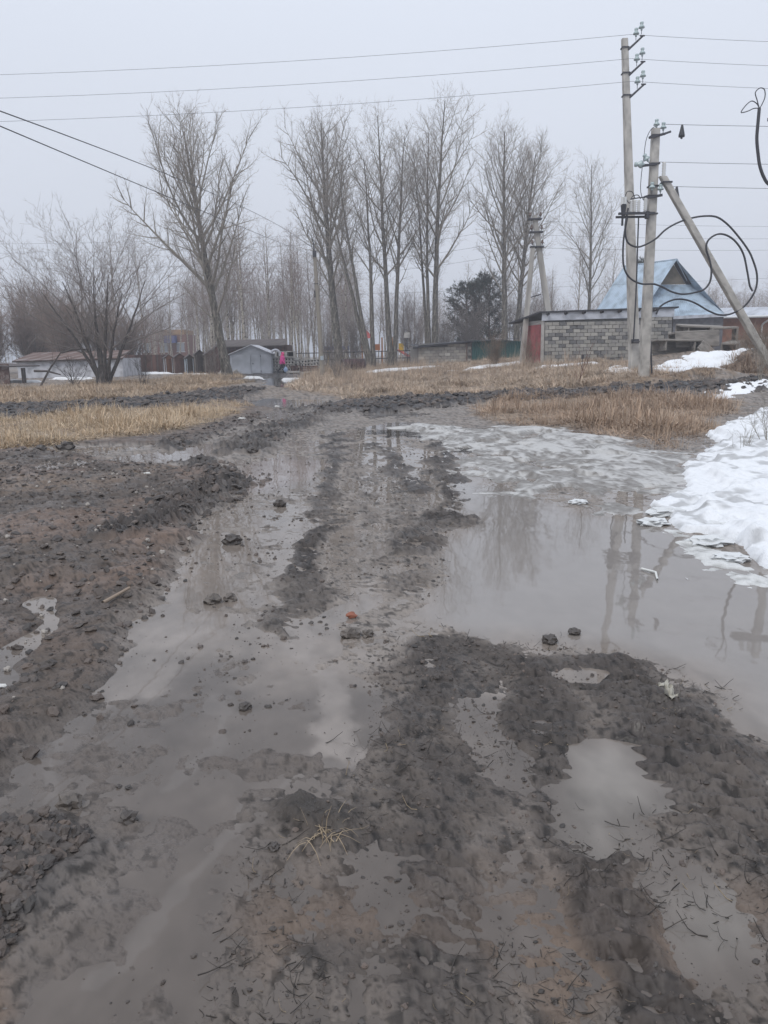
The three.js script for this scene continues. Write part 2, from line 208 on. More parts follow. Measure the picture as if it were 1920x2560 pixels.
function track(k, x, y) { // distance from a wheel track and the way along it
  trackAt.d = 9; const b = tb[k]; if (x < b[0] || x > b[1] || y < b[2] || y > b[3]) return 9;
  const p = TRACKS[k]; let m = 1e9, s = 0, sb = 0, sgn = 1;
  for (let i = 2; i < p.length; i += 2) {
    const ax = p[i - 2], ay = p[i - 1], bx = p[i] - ax, by = p[i + 1] - ay, L = Math.hypot(bx, by); let t = ((x - ax) * bx + (y - ay) * by) / (L * L); t = t < 0 ? 0 : t > 1 ? 1 : t;
    const dx = x - ax - bx * t, dy = y - ay - by * t, d = dx * dx + dy * dy; if (d < m) { m = d; sb = s + t * L; sgn = dx * by - dy * bx > 0 ? 1 : -1; } s += L;
  }
  trackAt.d = Math.sqrt(m); trackAt.s = sb; trackAt.side = sgn; return trackAt.d;
}
const macro = (x, d) => 0.008 * Math.max(0, Math.min(d, 75) - 20) + 0.45 * ss(2.5, 9.5, x) * ss(17, 29, d) + 0.18 * ss(9, 13, x) * ss(29, 40, d)
  + 0.30 * ss(-2, 4, x) * ss(38, 57, d) * (1 - ss(90, 140, d)) + 0.60 * Math.exp(-((x - 16.5) ** 2) / 14 - ((d - 40) ** 2) / 9) + 0.85 * Math.exp(-((x - 15.9) ** 2) / 4.0 - ((d - 33.5) ** 2) / 2.2) + 0.35 * Math.exp(-((x - 11.2) ** 2) / 1.8 - ((d - 27.3) ** 2) / 0.9);
const POOLS = { farPoolA: 0.03, farPoolB: 0.0, farPoolC: 0, farPoolD: 0, farPoolE: 0.0, pathPool: 0.16 };
const tyre = { middleA: [0.13, 0.010, 0.010, 0.4], middleB: [0.16, 0.012, 0.011, 0.5], middleC: [0.10, 0.004, 0.006, 0.3], near: [0.12, 0.012, 0.007, 0.6], centre: [0.15, 0.030, 0.015, 0.95], centreRight: [0.19, 0.034, 0.018, 0.95], wedge: [0.10, 0.028, 0.010, 0.8], band: [0.26, 0.026, 0.012, 0.75], curveOuter: [0.30, 0.08, 0.04], curveInner: [0.55, 0.085, 0.05], hook: [0.26, 0.06, 0.035], rutFar: [0.18, 0.02, 0.012] };
const G = { h: 0, r: 0, g: 0, b: 0 };
const pale = (x, d) => ss(-0.25, 0.25, d - 3.15 + 0.35 * x + 0.9 * fbm(x * 1.6 + 30, d * 1.6, 3)); // ground and water colour paler up the track, darker near its foot
function tint(r, g, b, k) { G.r += (r - G.r) * k; G.g += (g - G.g) * k; G.b += (b - G.b) * k; }
function land(x, d) {
  const wa = 0.05 + Math.min(0.35, 0.012 * d), w1 = vn(x * 2.3 + 9, d * 2.3), w2 = vn(x * 2.3 - 31, d * 2.3 + 8), w3 = vn(x * 8, d * 8), w4 = vn(x * 8 + 50, d * 8);
  const X = x + wa * (w1 + 0.45 * w3), D = d + wa * 1.3 * (w2 + 0.45 * w4);
  const big = fbm(x * 1.1 + 3, d * 1.1, 3), mid = fbm(x * 5.2, d * 4.4, 3), fine = fbm(x * 23, d * 21 + 7, 3), grain = vn(x * 70, d * 65);
  let h = -0.0015 + 0.009 * big + 0.013 * mid + 0.014 * fine + 0.004 * grain;
  const fleck = ss(0.30, 0.62, vn(x * 52 + 3, d * 38) * 0.7 + vn(x * 24, d * 17 + 9) * 0.6), speck = ss(0.42, 0.7, vn(x * 118, d * 96 + 2)), tone = (1 + 0.30 * fine + 0.25 * mid + 0.10 * grain) * (1 - 0.62 * fleck) * (1 - 0.5 * speck);
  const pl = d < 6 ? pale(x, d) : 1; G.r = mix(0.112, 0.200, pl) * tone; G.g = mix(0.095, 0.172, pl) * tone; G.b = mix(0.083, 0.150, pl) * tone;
  let k;
  // broken brown bank of clods on the left
  let s = inside('bank', X, D, 1.5); k = ss(-0.10, 0.16, s);
  const lump = 0.026 * cell(x * 6.5 + 0.7 * w3, d * 8.5) + 0.012 * cell(x * 15 + 3, d * 19) * ss(-0.3, 0.4, w1);
  if (k > 0) {
    h = mix(h, 0.035 + 0.055 * ss(0, 1.4, s) + 0.05 * big + lump + 0.03 * mid + 0.010 * fine + 0.03 * cell(x * 3.1, d * 3.1) * ss(0.2, 0.6, vn(x * 0.8, d * 0.8)), k);
    const q = ss(-0.1, 0.35, fbm(x * 0.9 + 40, d * 0.9, 3)), e = tone;
    tint(mix(0.086, 0.132, q) * e, mix(0.068, 0.094, q) * e, mix(0.056, 0.073, q) * e, k);
    const o = ss(0.25, 0.5, fbm(x * 0.7 + 11, d * 0.55 + 60, 3)) * k; tint(0.17 * tone, 0.122 * tone, 0.088 * tone, o * 0.6);
  }
  s = inside('bankLow', X, D); k = ss(-0.05, 0.08, s);
  if (k > 0) { h = mix(h, 0.024 + lump * 0.9 + 0.014 * fine + 0.03 * ss(0, 0.3, s), k); tint(0.080 * tone, 0.070 * tone, 0.064 * tone, k); }
  s = inside('tanSoil', X, D); k = ss(-0.06, 0.06, s);
  if (k > 0) { h = mix(h, 0.012 + 0.014 * mid + 0.01 * fine, k); tint(0.17 * tone, 0.118 * tone, 0.084 * tone, k); }
  // smooth wet silt
  s = inside('silt', X, D, 1.2); k = ss(-0.10, 0.14, s) * (1 - ss(5.5, 7.5, d) * 0.45);
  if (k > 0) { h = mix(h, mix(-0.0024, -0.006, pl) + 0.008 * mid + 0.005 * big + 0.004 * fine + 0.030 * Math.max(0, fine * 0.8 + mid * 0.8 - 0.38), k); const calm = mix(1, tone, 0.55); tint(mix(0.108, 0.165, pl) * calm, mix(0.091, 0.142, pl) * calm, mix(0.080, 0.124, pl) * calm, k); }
  // sticky dark mud in the middle and right foreground
  s = inside('darkMud', X, D, 1.2); k = ss(-0.08, 0.12, s);
  if (k > 0) {
    h = mix(h, 0.005 + 0.015 * mid + 0.013 * big + 0.012 * fine + 0.004 * grain + 0.004 * cell(x * 13, d * 13) * ss(0, 0.4, w1 + 0.1), k);
    const dk = ss(-0.1, 0.3, fbm(x * 3.3 + 21, d * 3.3, 4)); tint(mix(0.118, 0.068, dk) * tone, mix(0.099, 0.056, dk) * tone, mix(0.085, 0.048, dk) * tone, k);
    const o = ss(0.2, 0.45, fbm(x * 2.1 + 7, d * 2.1 + 2, 3)) * k * (1 - ss(1.7, 2.3, d)); tint(0.15, 0.108, 0.08, o * 0.75);
  }
  s = inside('clump', X, D); k = ss(-0.04, 0.10, s);
  if (k > 0) { h += k * (0.022 + 0.035 * cell(x * 9 + 2, d * 9) + 0.016 * mid + 0.014 * fine); tint(0.040, 0.035, 0.031, k * 0.8); }
  for (const n of ['stream', 'poolDiag', 'poolMid', 'poolLeft', 'puddleRight', 'puddleNotch', 'puddleNear', 'puddleCorner', 'puddleEdge', 'poolSky', 'ribbon']) {
    s = inside(n, X, D); if (n === 'stream' || n === 'ribbon') { const b = ss(-0.75, -0.08, s); if (b > 0) h = mix(h, 0.012 + 0.4 * lump + 0.008 * fine, b); }
    k = n === 'stream' || n === 'ribbon' ? ss(-0.13, 0.03, s) : n === 'poolSky' ? 0.75 * ss(-0.12, 0.16, s) : ss(-0.05, 0.13, s);
    if (k > 0) h = mix(h, -0.030 - 0.02 * Math.min(1, Math.max(0, s)) + 0.014 * mid + 0.006 * fine, k);
  }
  // wheel tracks: pressed ridges of mud with the tread across them
  for (const n in tyre) {
    const t = tyre[n], q = track(n, X, D); if (q > t[0] * 1.5) continue;
    k = (1 - ss(t[0] * 0.55, t[0] * 1.25, q)) * (0.72 + 0.28 * ss(-0.35, 0.25, vn(trackAt.s * 1.7 + 3, 4)));
    const lug = Math.sin(trackAt.s * (d > 10 ? 22 : 74) + trackAt.side * q * 28);
    h += k * (t[1] * (0.35 + 0.5 * q / t[0]) + t[2] * (0.95 * lug + mid + 1.1 * fine));
    tint(0.052 * tone, 0.044 * tone, 0.040 * tone, k * (t[3] ?? 0.9));
  }
  // far soil and grass floors
  for (const n of ['trackDark', 'soilLeft']) {
    s = inside(n, X, D, 2); k = ss(-0.5, 0.3, s);
    if (k > 0) { h = mix(h, 0.06 + 0.10 * cell(x * 2.2, d * 1.6) + 0.08 * mid + 0.05 * fine, k); tint(0.036 * tone, 0.033 * tone, 0.034 * tone, k); }
  }
  if (d > 14) {
    const far = ss(24, 34, d) * (1 - ss(-11, -8, x) * (1 - ss(-7.5, -3, x)) * 0.6); h = mix(h, 0.03 + 0.06 * big + 0.04 * mid, far); tint(0.19 * tone, 0.145 * tone, 0.108 * tone, far * 0.75);
    for (const n of ['brownBlend', 'grassNear', 'grassFarLeft', 'grassFarMid', 'grassRight', 'grassPole']) {
      s = inside(n, X, D, 2); k = ss(-0.4, 0.5, s);
      if (k > 0) { h = mix(h, 0.05 + 0.05 * big + 0.04 * mid, k); const e = tone; if (n === 'brownBlend') tint(0.105 * e, 0.078 * e, 0.062 * e, k); else tint(0.22 * e, 0.155 * e, 0.10 * e, k * 0.9); }
    }
    for (const n of ['trackDark', 'soilLeft']) { s = inside(n, X, D, 2); k = ss(-0.3, 0.3, s); if (k > 0) { h = mix(h, 0.05 + 0.10 * cell(x * 2.2, d * 1.6) + 0.05 * mid + 0.05 * fine, k); tint(0.036 * tone, 0.033 * tone, 0.034 * tone, k); } }
    const yard = ss(-12, -9.5, x) * (1 - ss(-5.5, -3.5, x)) * ss(40, 46, d) * (1 - ss(62, 66, d)); tint(0.085 * tone, 0.075 * tone, 0.070 * tone, yard);
  }
  h += macro(x, d);
  for (const n in POOLS) { s = inside(n, X, D); k = ss(-0.25, 0.15, s); if (k > 0) { h = mix(h, POOLS[n] - 0.03 + 0.015 * mid, k); } }
  G.h = h; return h;
}
const groundY = (x, z) => land(x, -z);

// a sheet over rows of distance and columns of width, finer near the path
function rowsTo(dmax) { const r = [-8, -4, -1.5, 0, 0.5, 0.9]; let d = 1.15; while (d < dmax) { r.push(d); d += d < 9 ? 0.0046 * d + 0.0015 : d < 30 ? 0.0085 * d : d < 80 ? 0.016 * d : 0.12 * d; } return r; }
const ROWS = rowsTo(900), NC = 700;
const wide = d => 0.72 * Math.max(d, 0.9) + 1.0 + (d > 80 ? (d - 80) * 1.0 : 0);
const LAND = new Float32Array(ROWS.length * NC * 3);
{
  const n = ROWS.length * NC, pos = LAND, cols = new Float32Array(n * 3), uv = new Float32Array(n * 2), idx = [];
  let p = 0;
  for (let j = 0; j < ROWS.length; j++) for (let i = 0; i < NC; i++) {
    const d = ROWS[j], x = (i / (NC - 1) * 2 - 1) * wide(d);
    land(x, d); pos[3 * p] = x; pos[3 * p + 1] = G.h; pos[3 * p + 2] = -d;
    cols[3 * p] = Math.max(0.008, G.r); cols[3 * p + 1] = Math.max(0.008, G.g); cols[3 * p + 2] = Math.max(0.008, G.b); uv[2 * p] = x * 0.9; uv[2 * p + 1] = d * 0.9; p++;
  }
  for (let j = 0; j < ROWS.length - 1; j++) for (let i = 0; i < NC - 1; i++) { const a = j * NC + i, b = a + 1, c = a + NC, e = c + 1; idx.push(a, b, c, b, e, c); }
  const g = new THREE.BufferGeometry(); g.setAttribute('position', new THREE.BufferAttribute(pos, 3)); g.setAttribute('color', new THREE.BufferAttribute(cols, 3)); g.setAttribute('uv', new THREE.BufferAttribute(uv, 2)); g.setIndex(idx); g.computeVertexNormals();
  ground_('ground', g, MAT.mud, 'churned wet mud track with banks, ruts and grass verges', 'ground');

  // standing water at one level over the near track, wherever the mud lies lower
  const keep = new Int32Array(n).fill(-1), wp = [], wc = [], wu = [], wi = [];
  const put = v => {
    if (keep[v] < 0) {
      const x = pos[3 * v], d = -pos[3 * v + 2]; keep[v] = wp.length / 3; wp.push(x, 0, -d); wu.push(x * 0.55, d * 0.4);
      const X = x + 0.12 * vn(x * 2, d * 2), D = d + 0.15 * vn(x * 2 + 9, d * 2);
      const st = fbm(x * 3.1 + 1.2 * fbm(x * 1.3, d * 1.3, 2), d * 1.5 + 1.5 * fbm(x * 1.1 + 5, d * 1.2, 2), 4), fl = fbm(x * 14, d * 9, 3);
      const palePart = pale(x, d); let r = mix(0.106, 0.182, palePart), gg = mix(0.089, 0.154, palePart), b = mix(0.077, 0.132, palePart); const k = ss(-0.15, 0.3, inside('puddleRight', X, D)); r = mix(r, 0.222, k); gg = mix(gg, 0.202, k); b = mix(b, 0.186, k);
      const k2 = ss(-0.1, 0.2, Math.max(inside('puddleNear', X, D), inside('puddleCorner', X, D))); r = mix(r, 0.186, k2); gg = mix(gg, 0.167, k2); b = mix(b, 0.148, k2);
      const k3 = ss(-0.06, 0.10, inside('poolLeft', X, D)); r = mix(r, 0.21, k3); gg = mix(gg, 0.176, k3); b = mix(b, 0.158, k3);
      const k4 = ss(-0.03, 0.05, Math.max(inside('poolDiag', X, D), inside('poolMid', X, D)) + 0.06 * fl) * (0.6 + 0.6 * st); r = mix(r, 0.205, k4); gg = mix(gg, 0.178, k4); b = mix(b, 0.157, k4);
      let run = 9; for (const q of STREAMS) run = Math.min(run, lineDist(q, x + 0.05 * vn(x * 5, d * 5) + 0.012 * vn(x * 25, d * 25), d + 0.05 * vn(x * 5 + 4, d * 5) + 0.012 * vn(x * 25 + 8, d * 25)) / (0.014 + 0.010 * d));
      const k5 = (1 - ss(0.5, 0.9, run + 0.9 * fl)) * 0.5; r = mix(r, 0.142, k5); gg = mix(gg, 0.124, k5); b = mix(b, 0.111, k5);
      const f = 1 + (0.24 * st + 0.24 * fl) * (1 - 0.75 * k); wc.push(r * f, gg * f, b * f);
    }
    return keep[v];
  };
  for (let j = 5; j < ROWS.length - 1 && ROWS[j] < 16; j++) for (let i = 0; i < NC - 1; i++) {
    const a = j * NC + i, b = a + 1, c = a + NC, e = c + 1; if (Math.min(pos[3 * a + 1], pos[3 * b + 1], pos[3 * c + 1], pos[3 * e + 1]) > 0.002) continue;
    const A = put(a), B = put(b), C = put(c), E = put(e); wi.push(A, B, C, B, E, C);
  }
  const w = new THREE.BufferGeometry(); w.setAttribute('position', new THREE.Float32BufferAttribute(wp, 3)); w.setAttribute('color', new THREE.Float32BufferAttribute(wc, 3)); w.setAttribute('uv', new THREE.Float32BufferAttribute(wu, 2)); w.setIndex(wi);
  w.setAttribute('normal', new THREE.Float32BufferAttribute(new Float32Array(wp.length).map((_, i) => i % 3 === 1 ? 1 : 0), 3));
  ground_('puddle_water', w, MAT.water, 'silty grey water standing in the ruts and hollows of the track', 'water');
}
function lineDist(p, x, y) { let m = 1e9; for (let i = 2; i < p.length; i += 2) { const ax = p[i - 2], ay = p[i - 1], bx = p[i] - ax, by = p[i + 1] - ay; let t = ((x - ax) * bx + (y - ay) * by) / (bx * bx + by * by); t = t < 0 ? 0 : t > 1 ? 1 : t; m = Math.min(m, (x - ax - bx * t) ** 2 + (y - ay - by * t) ** 2); } return Math.sqrt(m); }
function sheet(area, margin, step, fn) { // grid over an area's outline; fn(x, d, s) gives [y, r, g, b]
  const b = bb[area], x0 = b[0] - margin, y0 = b[2] - margin, nx = Math.ceil((b[1] - x0 + margin) / step) + 1, ny = Math.ceil((b[3] - y0 + margin) / (step * 1.3)) + 1, id = new Int32Array(nx * ny).fill(-1), P = [], C = [], U = [], I = [];
  for (let j = 0; j < ny; j++) for (let i = 0; i < nx; i++) {
    const x = x0 + i * step, d = y0 + j * step * 1.3, wa = 0.06 + 0.006 * d, s = inside(area, x + wa * (vn(x * 2.1, d * 2.1) + 0.4 * vn(x * 7, d * 7)), d + wa * 1.3 * (vn(x * 2.1 + 7, d * 2.1) + 0.4 * vn(x * 7 + 3, d * 7)), margin + 0.2);
    if (s < -margin) continue; const v = fn(x, d, s); id[j * nx + i] = P.length / 3; P.push(x, v[0], -d); C.push(v[1], v[2], v[3]); U.push(x * 0.9, d * 0.9);
  }
  for (let j = 0; j < ny - 1; j++) for (let i = 0; i < nx - 1; i++) { const a = id[j * nx + i], b2 = id[j * nx + i + 1], c = id[(j + 1) * nx + i], e = id[(j + 1) * nx + i + 1]; if (a >= 0 && b2 >= 0 && c >= 0 && e >= 0) I.push(a, b2, c, b2, e, c); }
  const g = new THREE.BufferGeometry(); g.setAttribute('position', new THREE.Float32BufferAttribute(P, 3)); g.setAttribute('color', new THREE.Float32BufferAttribute(C, 3)); g.setAttribute('uv', new THREE.Float32BufferAttribute(U, 2)); g.setIndex(I); g.computeVertexNormals(); return g;
}
const poolLabels = { farPoolA: 'shallow pool across the track mouth beside dark wheel ruts', farPoolB: 'pale silty pool left of the curving tracks', farPoolC: 'shallow pool beside the grass island, in front of slush', farPoolD: 'small pool at the slush tip beside the tracks', farPoolE: 'narrow puddle in the dark far wheel rut', pathPool: 'wet path hollow in front of the walking child' };
for (const n in POOLS) ground_('puddle', sheet(n, 0.5, 0.12, (x, d) => [POOLS[n] + (bb[n][2] > 11 ? 0 : 0), 0.17, 0.155, 0.145]), MAT.water, poolLabels[n], 'puddle');

// slush and snow
const snowY = {};
ground_('slush', sheet('slush', 0.6, 0.026, (x, d, s) => {
  const wx = x + 0.35 * fbm(x * 1.7, d * 1.7, 2), wd = d + 0.45 * fbm(x * 1.7 + 8, d * 1.7, 2), r = fbm(wx * 1.5, wd * 1.2, 5), f = fbm(wx * 9, wd * 6, 3), p = vn(x * 31, d * 26), k = ss(-0.6, 0.9, s), lay = ss(0.4, 3.4, x + 0.25 * d - 1.6 + 1.5 * r);
  const y = macro(x, d) * 0.9 - 0.042 + 0.062 * k + 0.070 * r + 0.016 * f + 0.045 * lay * k - 0.05 * ss(0.12, 0.34, fbm(wx * 3 + 40, wd * 2.4, 3)) + 0.004 * p;
  const dirty = cl(ss(-0.15, 0.28, 0.42 - 0.36 * lay + 0.65 * f - 0.4 * r + 0.16 * p) * (0.85 + 0.3 * p)); return [y, mix(0.46, 0.165, dirty), mix(0.45, 0.150, dirty), mix(0.435, 0.136, dirty)];
}), MAT.slush, 'trampled grey slush between the puddle and the grass island', 'slush');
ground_('snow_bank', sheet('snowBank', 0.15, 0.026, (x, d, s) => {
  const r = fbm(x * 0.9, d * 0.8, 3), f = fbm(x * 4, d * 3.2, 4), g = fbm(x * 11, d * 8, 3), e = Math.max(0, s), step = 0.075 * ss(0.0, 0.06, s) + 0.08 * ss(0.30, 0.40, s + 0.5 * r + 0.12 * f) + 0.07 * ss(0.95, 1.08, s + 0.7 * r + 0.1 * f);
  const pit = ss(0.45, 0.9, cell(x * 4.2, d * 3.2)) * ss(0.0, 0.25, vn(x * 0.9 + 3, d * 0.9)), y = macro(x, d) + (s < 0 ? -0.05 : -0.02) + step + 0.02 * ss(0, 2, e) + 0.07 * r + 0.05 * f + 0.018 * g - 0.03 * pit + 0.006 * vn(x * 38, d * 30);
  const dirt = ss(0.02, 0.36, fbm(x * 7 + 4, d * 5, 4) + 0.35 * vn(x * 1.1, d * 1.1) - 0.06) * 0.7 + ss(0.55, 0.8, vn(x * 44, d * 36)) * 0.25; const q = 1 - dirt * (1 - 0.5 * ss(0.3, 2.2, s)); return [y, 0.71 * mix(0.42, 1, q), 0.72 * mix(0.41, 1, q), 0.735 * mix(0.40, 1, q)];
}), MAT.snow, 'melting white snow bank with broken ledges beside the big puddle', 'snow');
ground_('ice_shelf', sheet('iceShelf', 0.25, 0.022, (x, d, s) => {
  const r = fbm(x * 5, d * 5, 3), f = fbm(x * 19, d * 15, 3), k = ss(-0.15, 0.2, s), y = -0.018 + 0.022 * k + 0.034 * r + 0.020 * f;
  const q = ss(-0.2, 0.35, f + r * 0.6); return [y, mix(0.34, 0.58, q), mix(0.335, 0.58, q), mix(0.32, 0.565, q)];
}), MAT.slush, 'grey ice rim breaking up in the puddle below the snow bank', 'ice');
for (const [n, l, t] of [['snowMound', 'white snow lying on the spoil heap behind the concrete poles', 0.26], ['snowStrip', 'narrow strip of snow beside the dark track at the right', 0.16], ['snowPoles', 'thin snow patch in front of the red shed door', 0.10]])
  ground_('snow_patch', sheet(n, 0.3, 0.07, (x, d, s) => { const f = fbm(x * 1.7, d * 1.5, 4), m = groundY(x, -d); return [m - 0.03 + t * ss(-0.1, 0.9, s) * (0.75 + 0.6 * f) + 0.02 * fbm(x * 7, d * 6, 2) - (f < -0.30 ? 0.1 : 0), 0.78, 0.79, 0.805]; }), MAT.snow, l, 'snow');
for (const [x, d, rx, rd, l] of [[-22, 47, 2.4, 0.8, 'thin snow remnant on the verge at the far left'], [-17.6, 60, 3.2, 1.2, 'snow lying before the row of narrow sheds'], [-12.6, 54.2, 1.3, 0.5, 'small snow patch by the narrow sheds'], [-7.6, 47, 1.1, 0.3, 'thin snow strip across the path'], [-5.3, 46, 0.9, 0.3, 'snow scrap right of the path'], [1.2, 53, 3.4, 0.9, 'low dirty snow ridge before the playground'], [6.6, 47, 3.2, 0.9, 'snow ridge before the low block shed'], [9.5, 41, 2.2, 0.5, 'snow streak in the grass by the paired poles'], [-19.8, 51, 1.6, 0.6, 'snow heap against the whitewashed garage']]) {
  const n = 46, P = [], C = [], U = [], I = [], sd = x * 3.7;
  for (let j = 0; j <= n; j++) for (let i = 0; i <= n; i++) { const u = i / n * 2 - 1, v = j / n * 2 - 1, px = x + u * rx, pd = d + v * rd, e = 1 - Math.hypot(u, v) + 0.42 * fbm(px * 1.2 + sd, pd * 1.8, 4); P.push(px, groundY(px, -pd) - 0.12 + 0.26 * ss(0, 0.55, e), -pd); C.push(0.70, 0.70, 0.705); U.push(px, pd); }
  for (let j = 0; j < n; j++) for (let i = 0; i < n; i++) { const a = j * (n + 1) + i; I.push(a, a + 1, a + n + 1, a + 1, a + n + 2, a + n + 1); }
  const g = new THREE.BufferGeometry(); g.setAttribute('position', new THREE.Float32BufferAttribute(P, 3)); g.setAttribute('color', new THREE.Float32BufferAttribute(C, 3)); g.setAttribute('uv', new THREE.Float32BufferAttribute(U, 2)); g.setIndex(I); g.computeVertexNormals();
  ground_('snow_patch', g, MAT.snow, l, 'snow');
}
// ---------------------------------------------------------------- bare trees
class Tubes { // tapered tubes along paths, gathered into one geometry
  constructor() { this.p = []; this.n = []; this.u = []; this.i = []; }
  add(path, radii, sides) {
    const P = path.length, t = V(0, 0, 0), a = V(0, 0, 0), b = V(0, 0, 0), base = this.p.length / 3; let len = 0;
    for (let k = 0; k < P; k++) {
      t.copy(path[Math.min(P - 1, k + 1)]).sub(path[Math.max(0, k - 1)]).normalize();
      if (k === 0) a.set(Math.abs(t.y) > 0.8 ? 1 : 0, Math.abs(t.y) > 0.8 ? 0 : 1, 0);
      b.crossVectors(t, a).normalize(); a.crossVectors(b, t).normalize(); if (k) len += path[k].distanceTo(path[k - 1]);
      for (let s = 0; s < sides; s++) { const w = s / sides * Math.PI * 2, c = Math.cos(w), q = Math.sin(w), nx = a.x * c + b.x * q, ny = a.y * c + b.y * q, nz = a.z * c + b.z * q, r = radii[k]; this.p.push(path[k].x + nx * r, path[k].y + ny * r, path[k].z + nz * r); this.n.push(nx, ny, nz); this.u.push(s / sides * 2, len * 0.8); }
    }
    for (let k = 0; k < P - 1; k++) for (let s = 0; s < sides; s++) { const e = (s + 1) % sides, x = base + k * sides; this.i.push(x + s, x + e, x + sides + s); if (radii[k + 1] > 0.0006) this.i.push(x + e, x + sides + e, x + sides + s); }
    return this;
  }
  geo() { const g = new THREE.BufferGeometry(); g.setAttribute('position', new THREE.Float32BufferAttribute(this.p, 3)); g.setAttribute('normal', new THREE.Float32BufferAttribute(this.n, 3)); g.setAttribute('uv', new THREE.Float32BufferAttribute(this.u, 2)); g.setIndex(this.i); return g; }
}
function bough(r, from, dir, len, segs, wob, lift, out) { // a path that wanders and turns up (or droops, lift < 0)
  const p = [from.clone()], d = dir.clone().normalize(); let c = from.clone();
  for (let k = 0; k < segs; k++) { d.x += (r() - 0.5) * wob; d.y += (r() - 0.5) * wob + lift; d.z += (r() - 0.5) * wob; d.normalize(); c = c.clone().addScaledVector(d, len / segs); p.push(c); }
  return p;
}
function fan(r, axis, angle, az) { // a direction at an angle off an axis
  const a = V(Math.abs(axis.y) > 0.9 ? 1 : 0, Math.abs(axis.y) > 0.9 ? 0 : 1, 0), u = V(0, 0, 0).crossVectors(axis, a).normalize(), w = V(0, 0, 0).crossVectors(axis, u);
  return axis.clone().multiplyScalar(Math.cos(angle)).addScaledVector(u, Math.sin(angle) * Math.cos(az)).addScaledVector(w, Math.sin(angle) * Math.sin(az));
}
const spot = (p, t) => { const x = t * (p.length - 1), i = Math.min(p.length - 2, Math.floor(x)); return p[i].clone().lerp(p[i + 1], x - i); };
const head = (p, t) => { const i = Math.min(p.length - 2, Math.floor(t * (p.length - 1))); return p[i + 1].clone().sub(p[i]).normalize(); };
// o: stems [[bx, bz, tx, ty, tz, radius, first limb height 0..1, longest limb]], counts per level, angles
function growTree(seed, o) {
  const r = rng(seed), trunk = new Tubes(), limb = new Tubes(), twig = new Tubes();
  const tip = (from, dir, len, rad) => { const e = from.clone().addScaledVector(dir, len * 0.55); e.x += (r() - 0.5) * 0.12 * len; e.y += 0.10 * len; e.z += (r() - 0.5) * 0.12 * len; const f = e.clone().addScaledVector(dir, len * 0.45); f.y += (o.tipLift ?? 0.12) * len; twig.add([from, e, f], [rad, rad * 0.7, 0.0005], 3); return [from, e, f]; };
  for (const [bx, bz, tx, ty, tz, rad, low, reach] of o.stems) {
    const n = 12, path = []; const sx = (r() - 0.5), sz = (r() - 0.5);
    for (let k = 0; k <= n; k++) { const t = k / n, w = Math.sin(t * Math.PI) * ty * (o.bow ?? 0.012); path.push(V(mix(bx, tx, t ** (o.leanPow ?? 0.9)) + sx * w * 2 + 0.06 * (r() - 0.5) * (k > 0), ty * t, mix(bz, tz, t) + sz * w * 2)); }
    trunk.add(path, path.map((_, k) => rad * (1 - 0.93 * (k / n)) * (k === 0 ? 1.25 : 1) + 0.012), 9);
    const N = o.limbs; let az = r() * 6.28;
    for (let k = 0; k < N; k++) {
      const t = low + (1 - low) * Math.pow((k + r() * 0.8) / N, o.bunch ?? 0.85) * 0.985, from = spot(path, t), ax = head(path, t); az += 2.4 + (r() - 0.5) * 0.9;
      const q = (t - low) / (1 - low), L = reach * (o.profile ? o.profile(q) : (0.45 + 0.75 * Math.sin(Math.PI * Math.pow(q, 0.75)) * (1 - 0.35 * q)) * (1 - 0.62 * q)) * (0.7 + 0.6 * r()) + 0.5;
      const dir = fan(r, ax, o.angle * (0.8 + 0.45 * r()) * (1 - 0.25 * q), az), lr = Math.min(rad * (1 - 0.9 * t) * 0.6, 0.016 * L + 0.010);
      const lp = bough(r, from, dir, L, 7, o.wob ?? 0.22, o.lift ?? 0.06); limb.add(lp, lp.map((_, i) => lr * (1 - 0.88 * i / 7)), 5);
      const nb = Math.max(3, Math.round(L * o.side)); let a2 = r() * 6.28;
      for (let m = 0; m < nb; m++) {
        const u = 0.14 + 0.86 * (m + r()) / nb, f2 = spot(lp, Math.min(0.98, u)); a2 += 2.4 + r();
        const L2 = (0.30 * L * (1 - 0.6 * u) + 0.55) * (0.65 + 0.7 * r()), p2 = bough(r, f2, fan(r, head(lp, Math.min(0.98, u)), 0.55 + 0.4 * r(), a2), L2, 4, 0.3, (o.lift ?? 0.06) * 1.2);
        limb.add(p2, p2.map((_, i) => Math.max(0.004, lr * 0.40 * (1 - 0.8 * i / 4))), 3);
        const nt = Math.max(3, Math.round(L2 * o.twigs)); let a3 = r() * 6.28;
        for (let w = 0; w < nt; w++) {
          const v = 0.12 + 0.88 * (w + r()) / nt, f3 = spot(p2, Math.min(0.99, v)); a3 += 2.4 + r();
          const L3 = (o.tw ?? 0.55) * (0.5 + r()), d3 = fan(r, head(p2, Math.min(0.98, v)), 0.5 + 0.45 * r(), a3), p3 = tip(f3, d3, L3, o.tr ?? 0.0075);
          for (let z = 0; z < (o.tips ?? 2); z++) tip(spot(p3, 0.25 + 0.6 * r()), fan(r, d3, 0.5 + 0.5 * r(), r() * 6.28), L3 * (0.35 + 0.3 * r()), (o.tr ?? 0.0075) * 0.7);
        }
      }
    }
  }
  return { trunk: trunk.geo(), limb: limb.geo(), twig: twig.geo() };
}
const stuff = o => { o.userData.kind = 'stuff'; return o; };
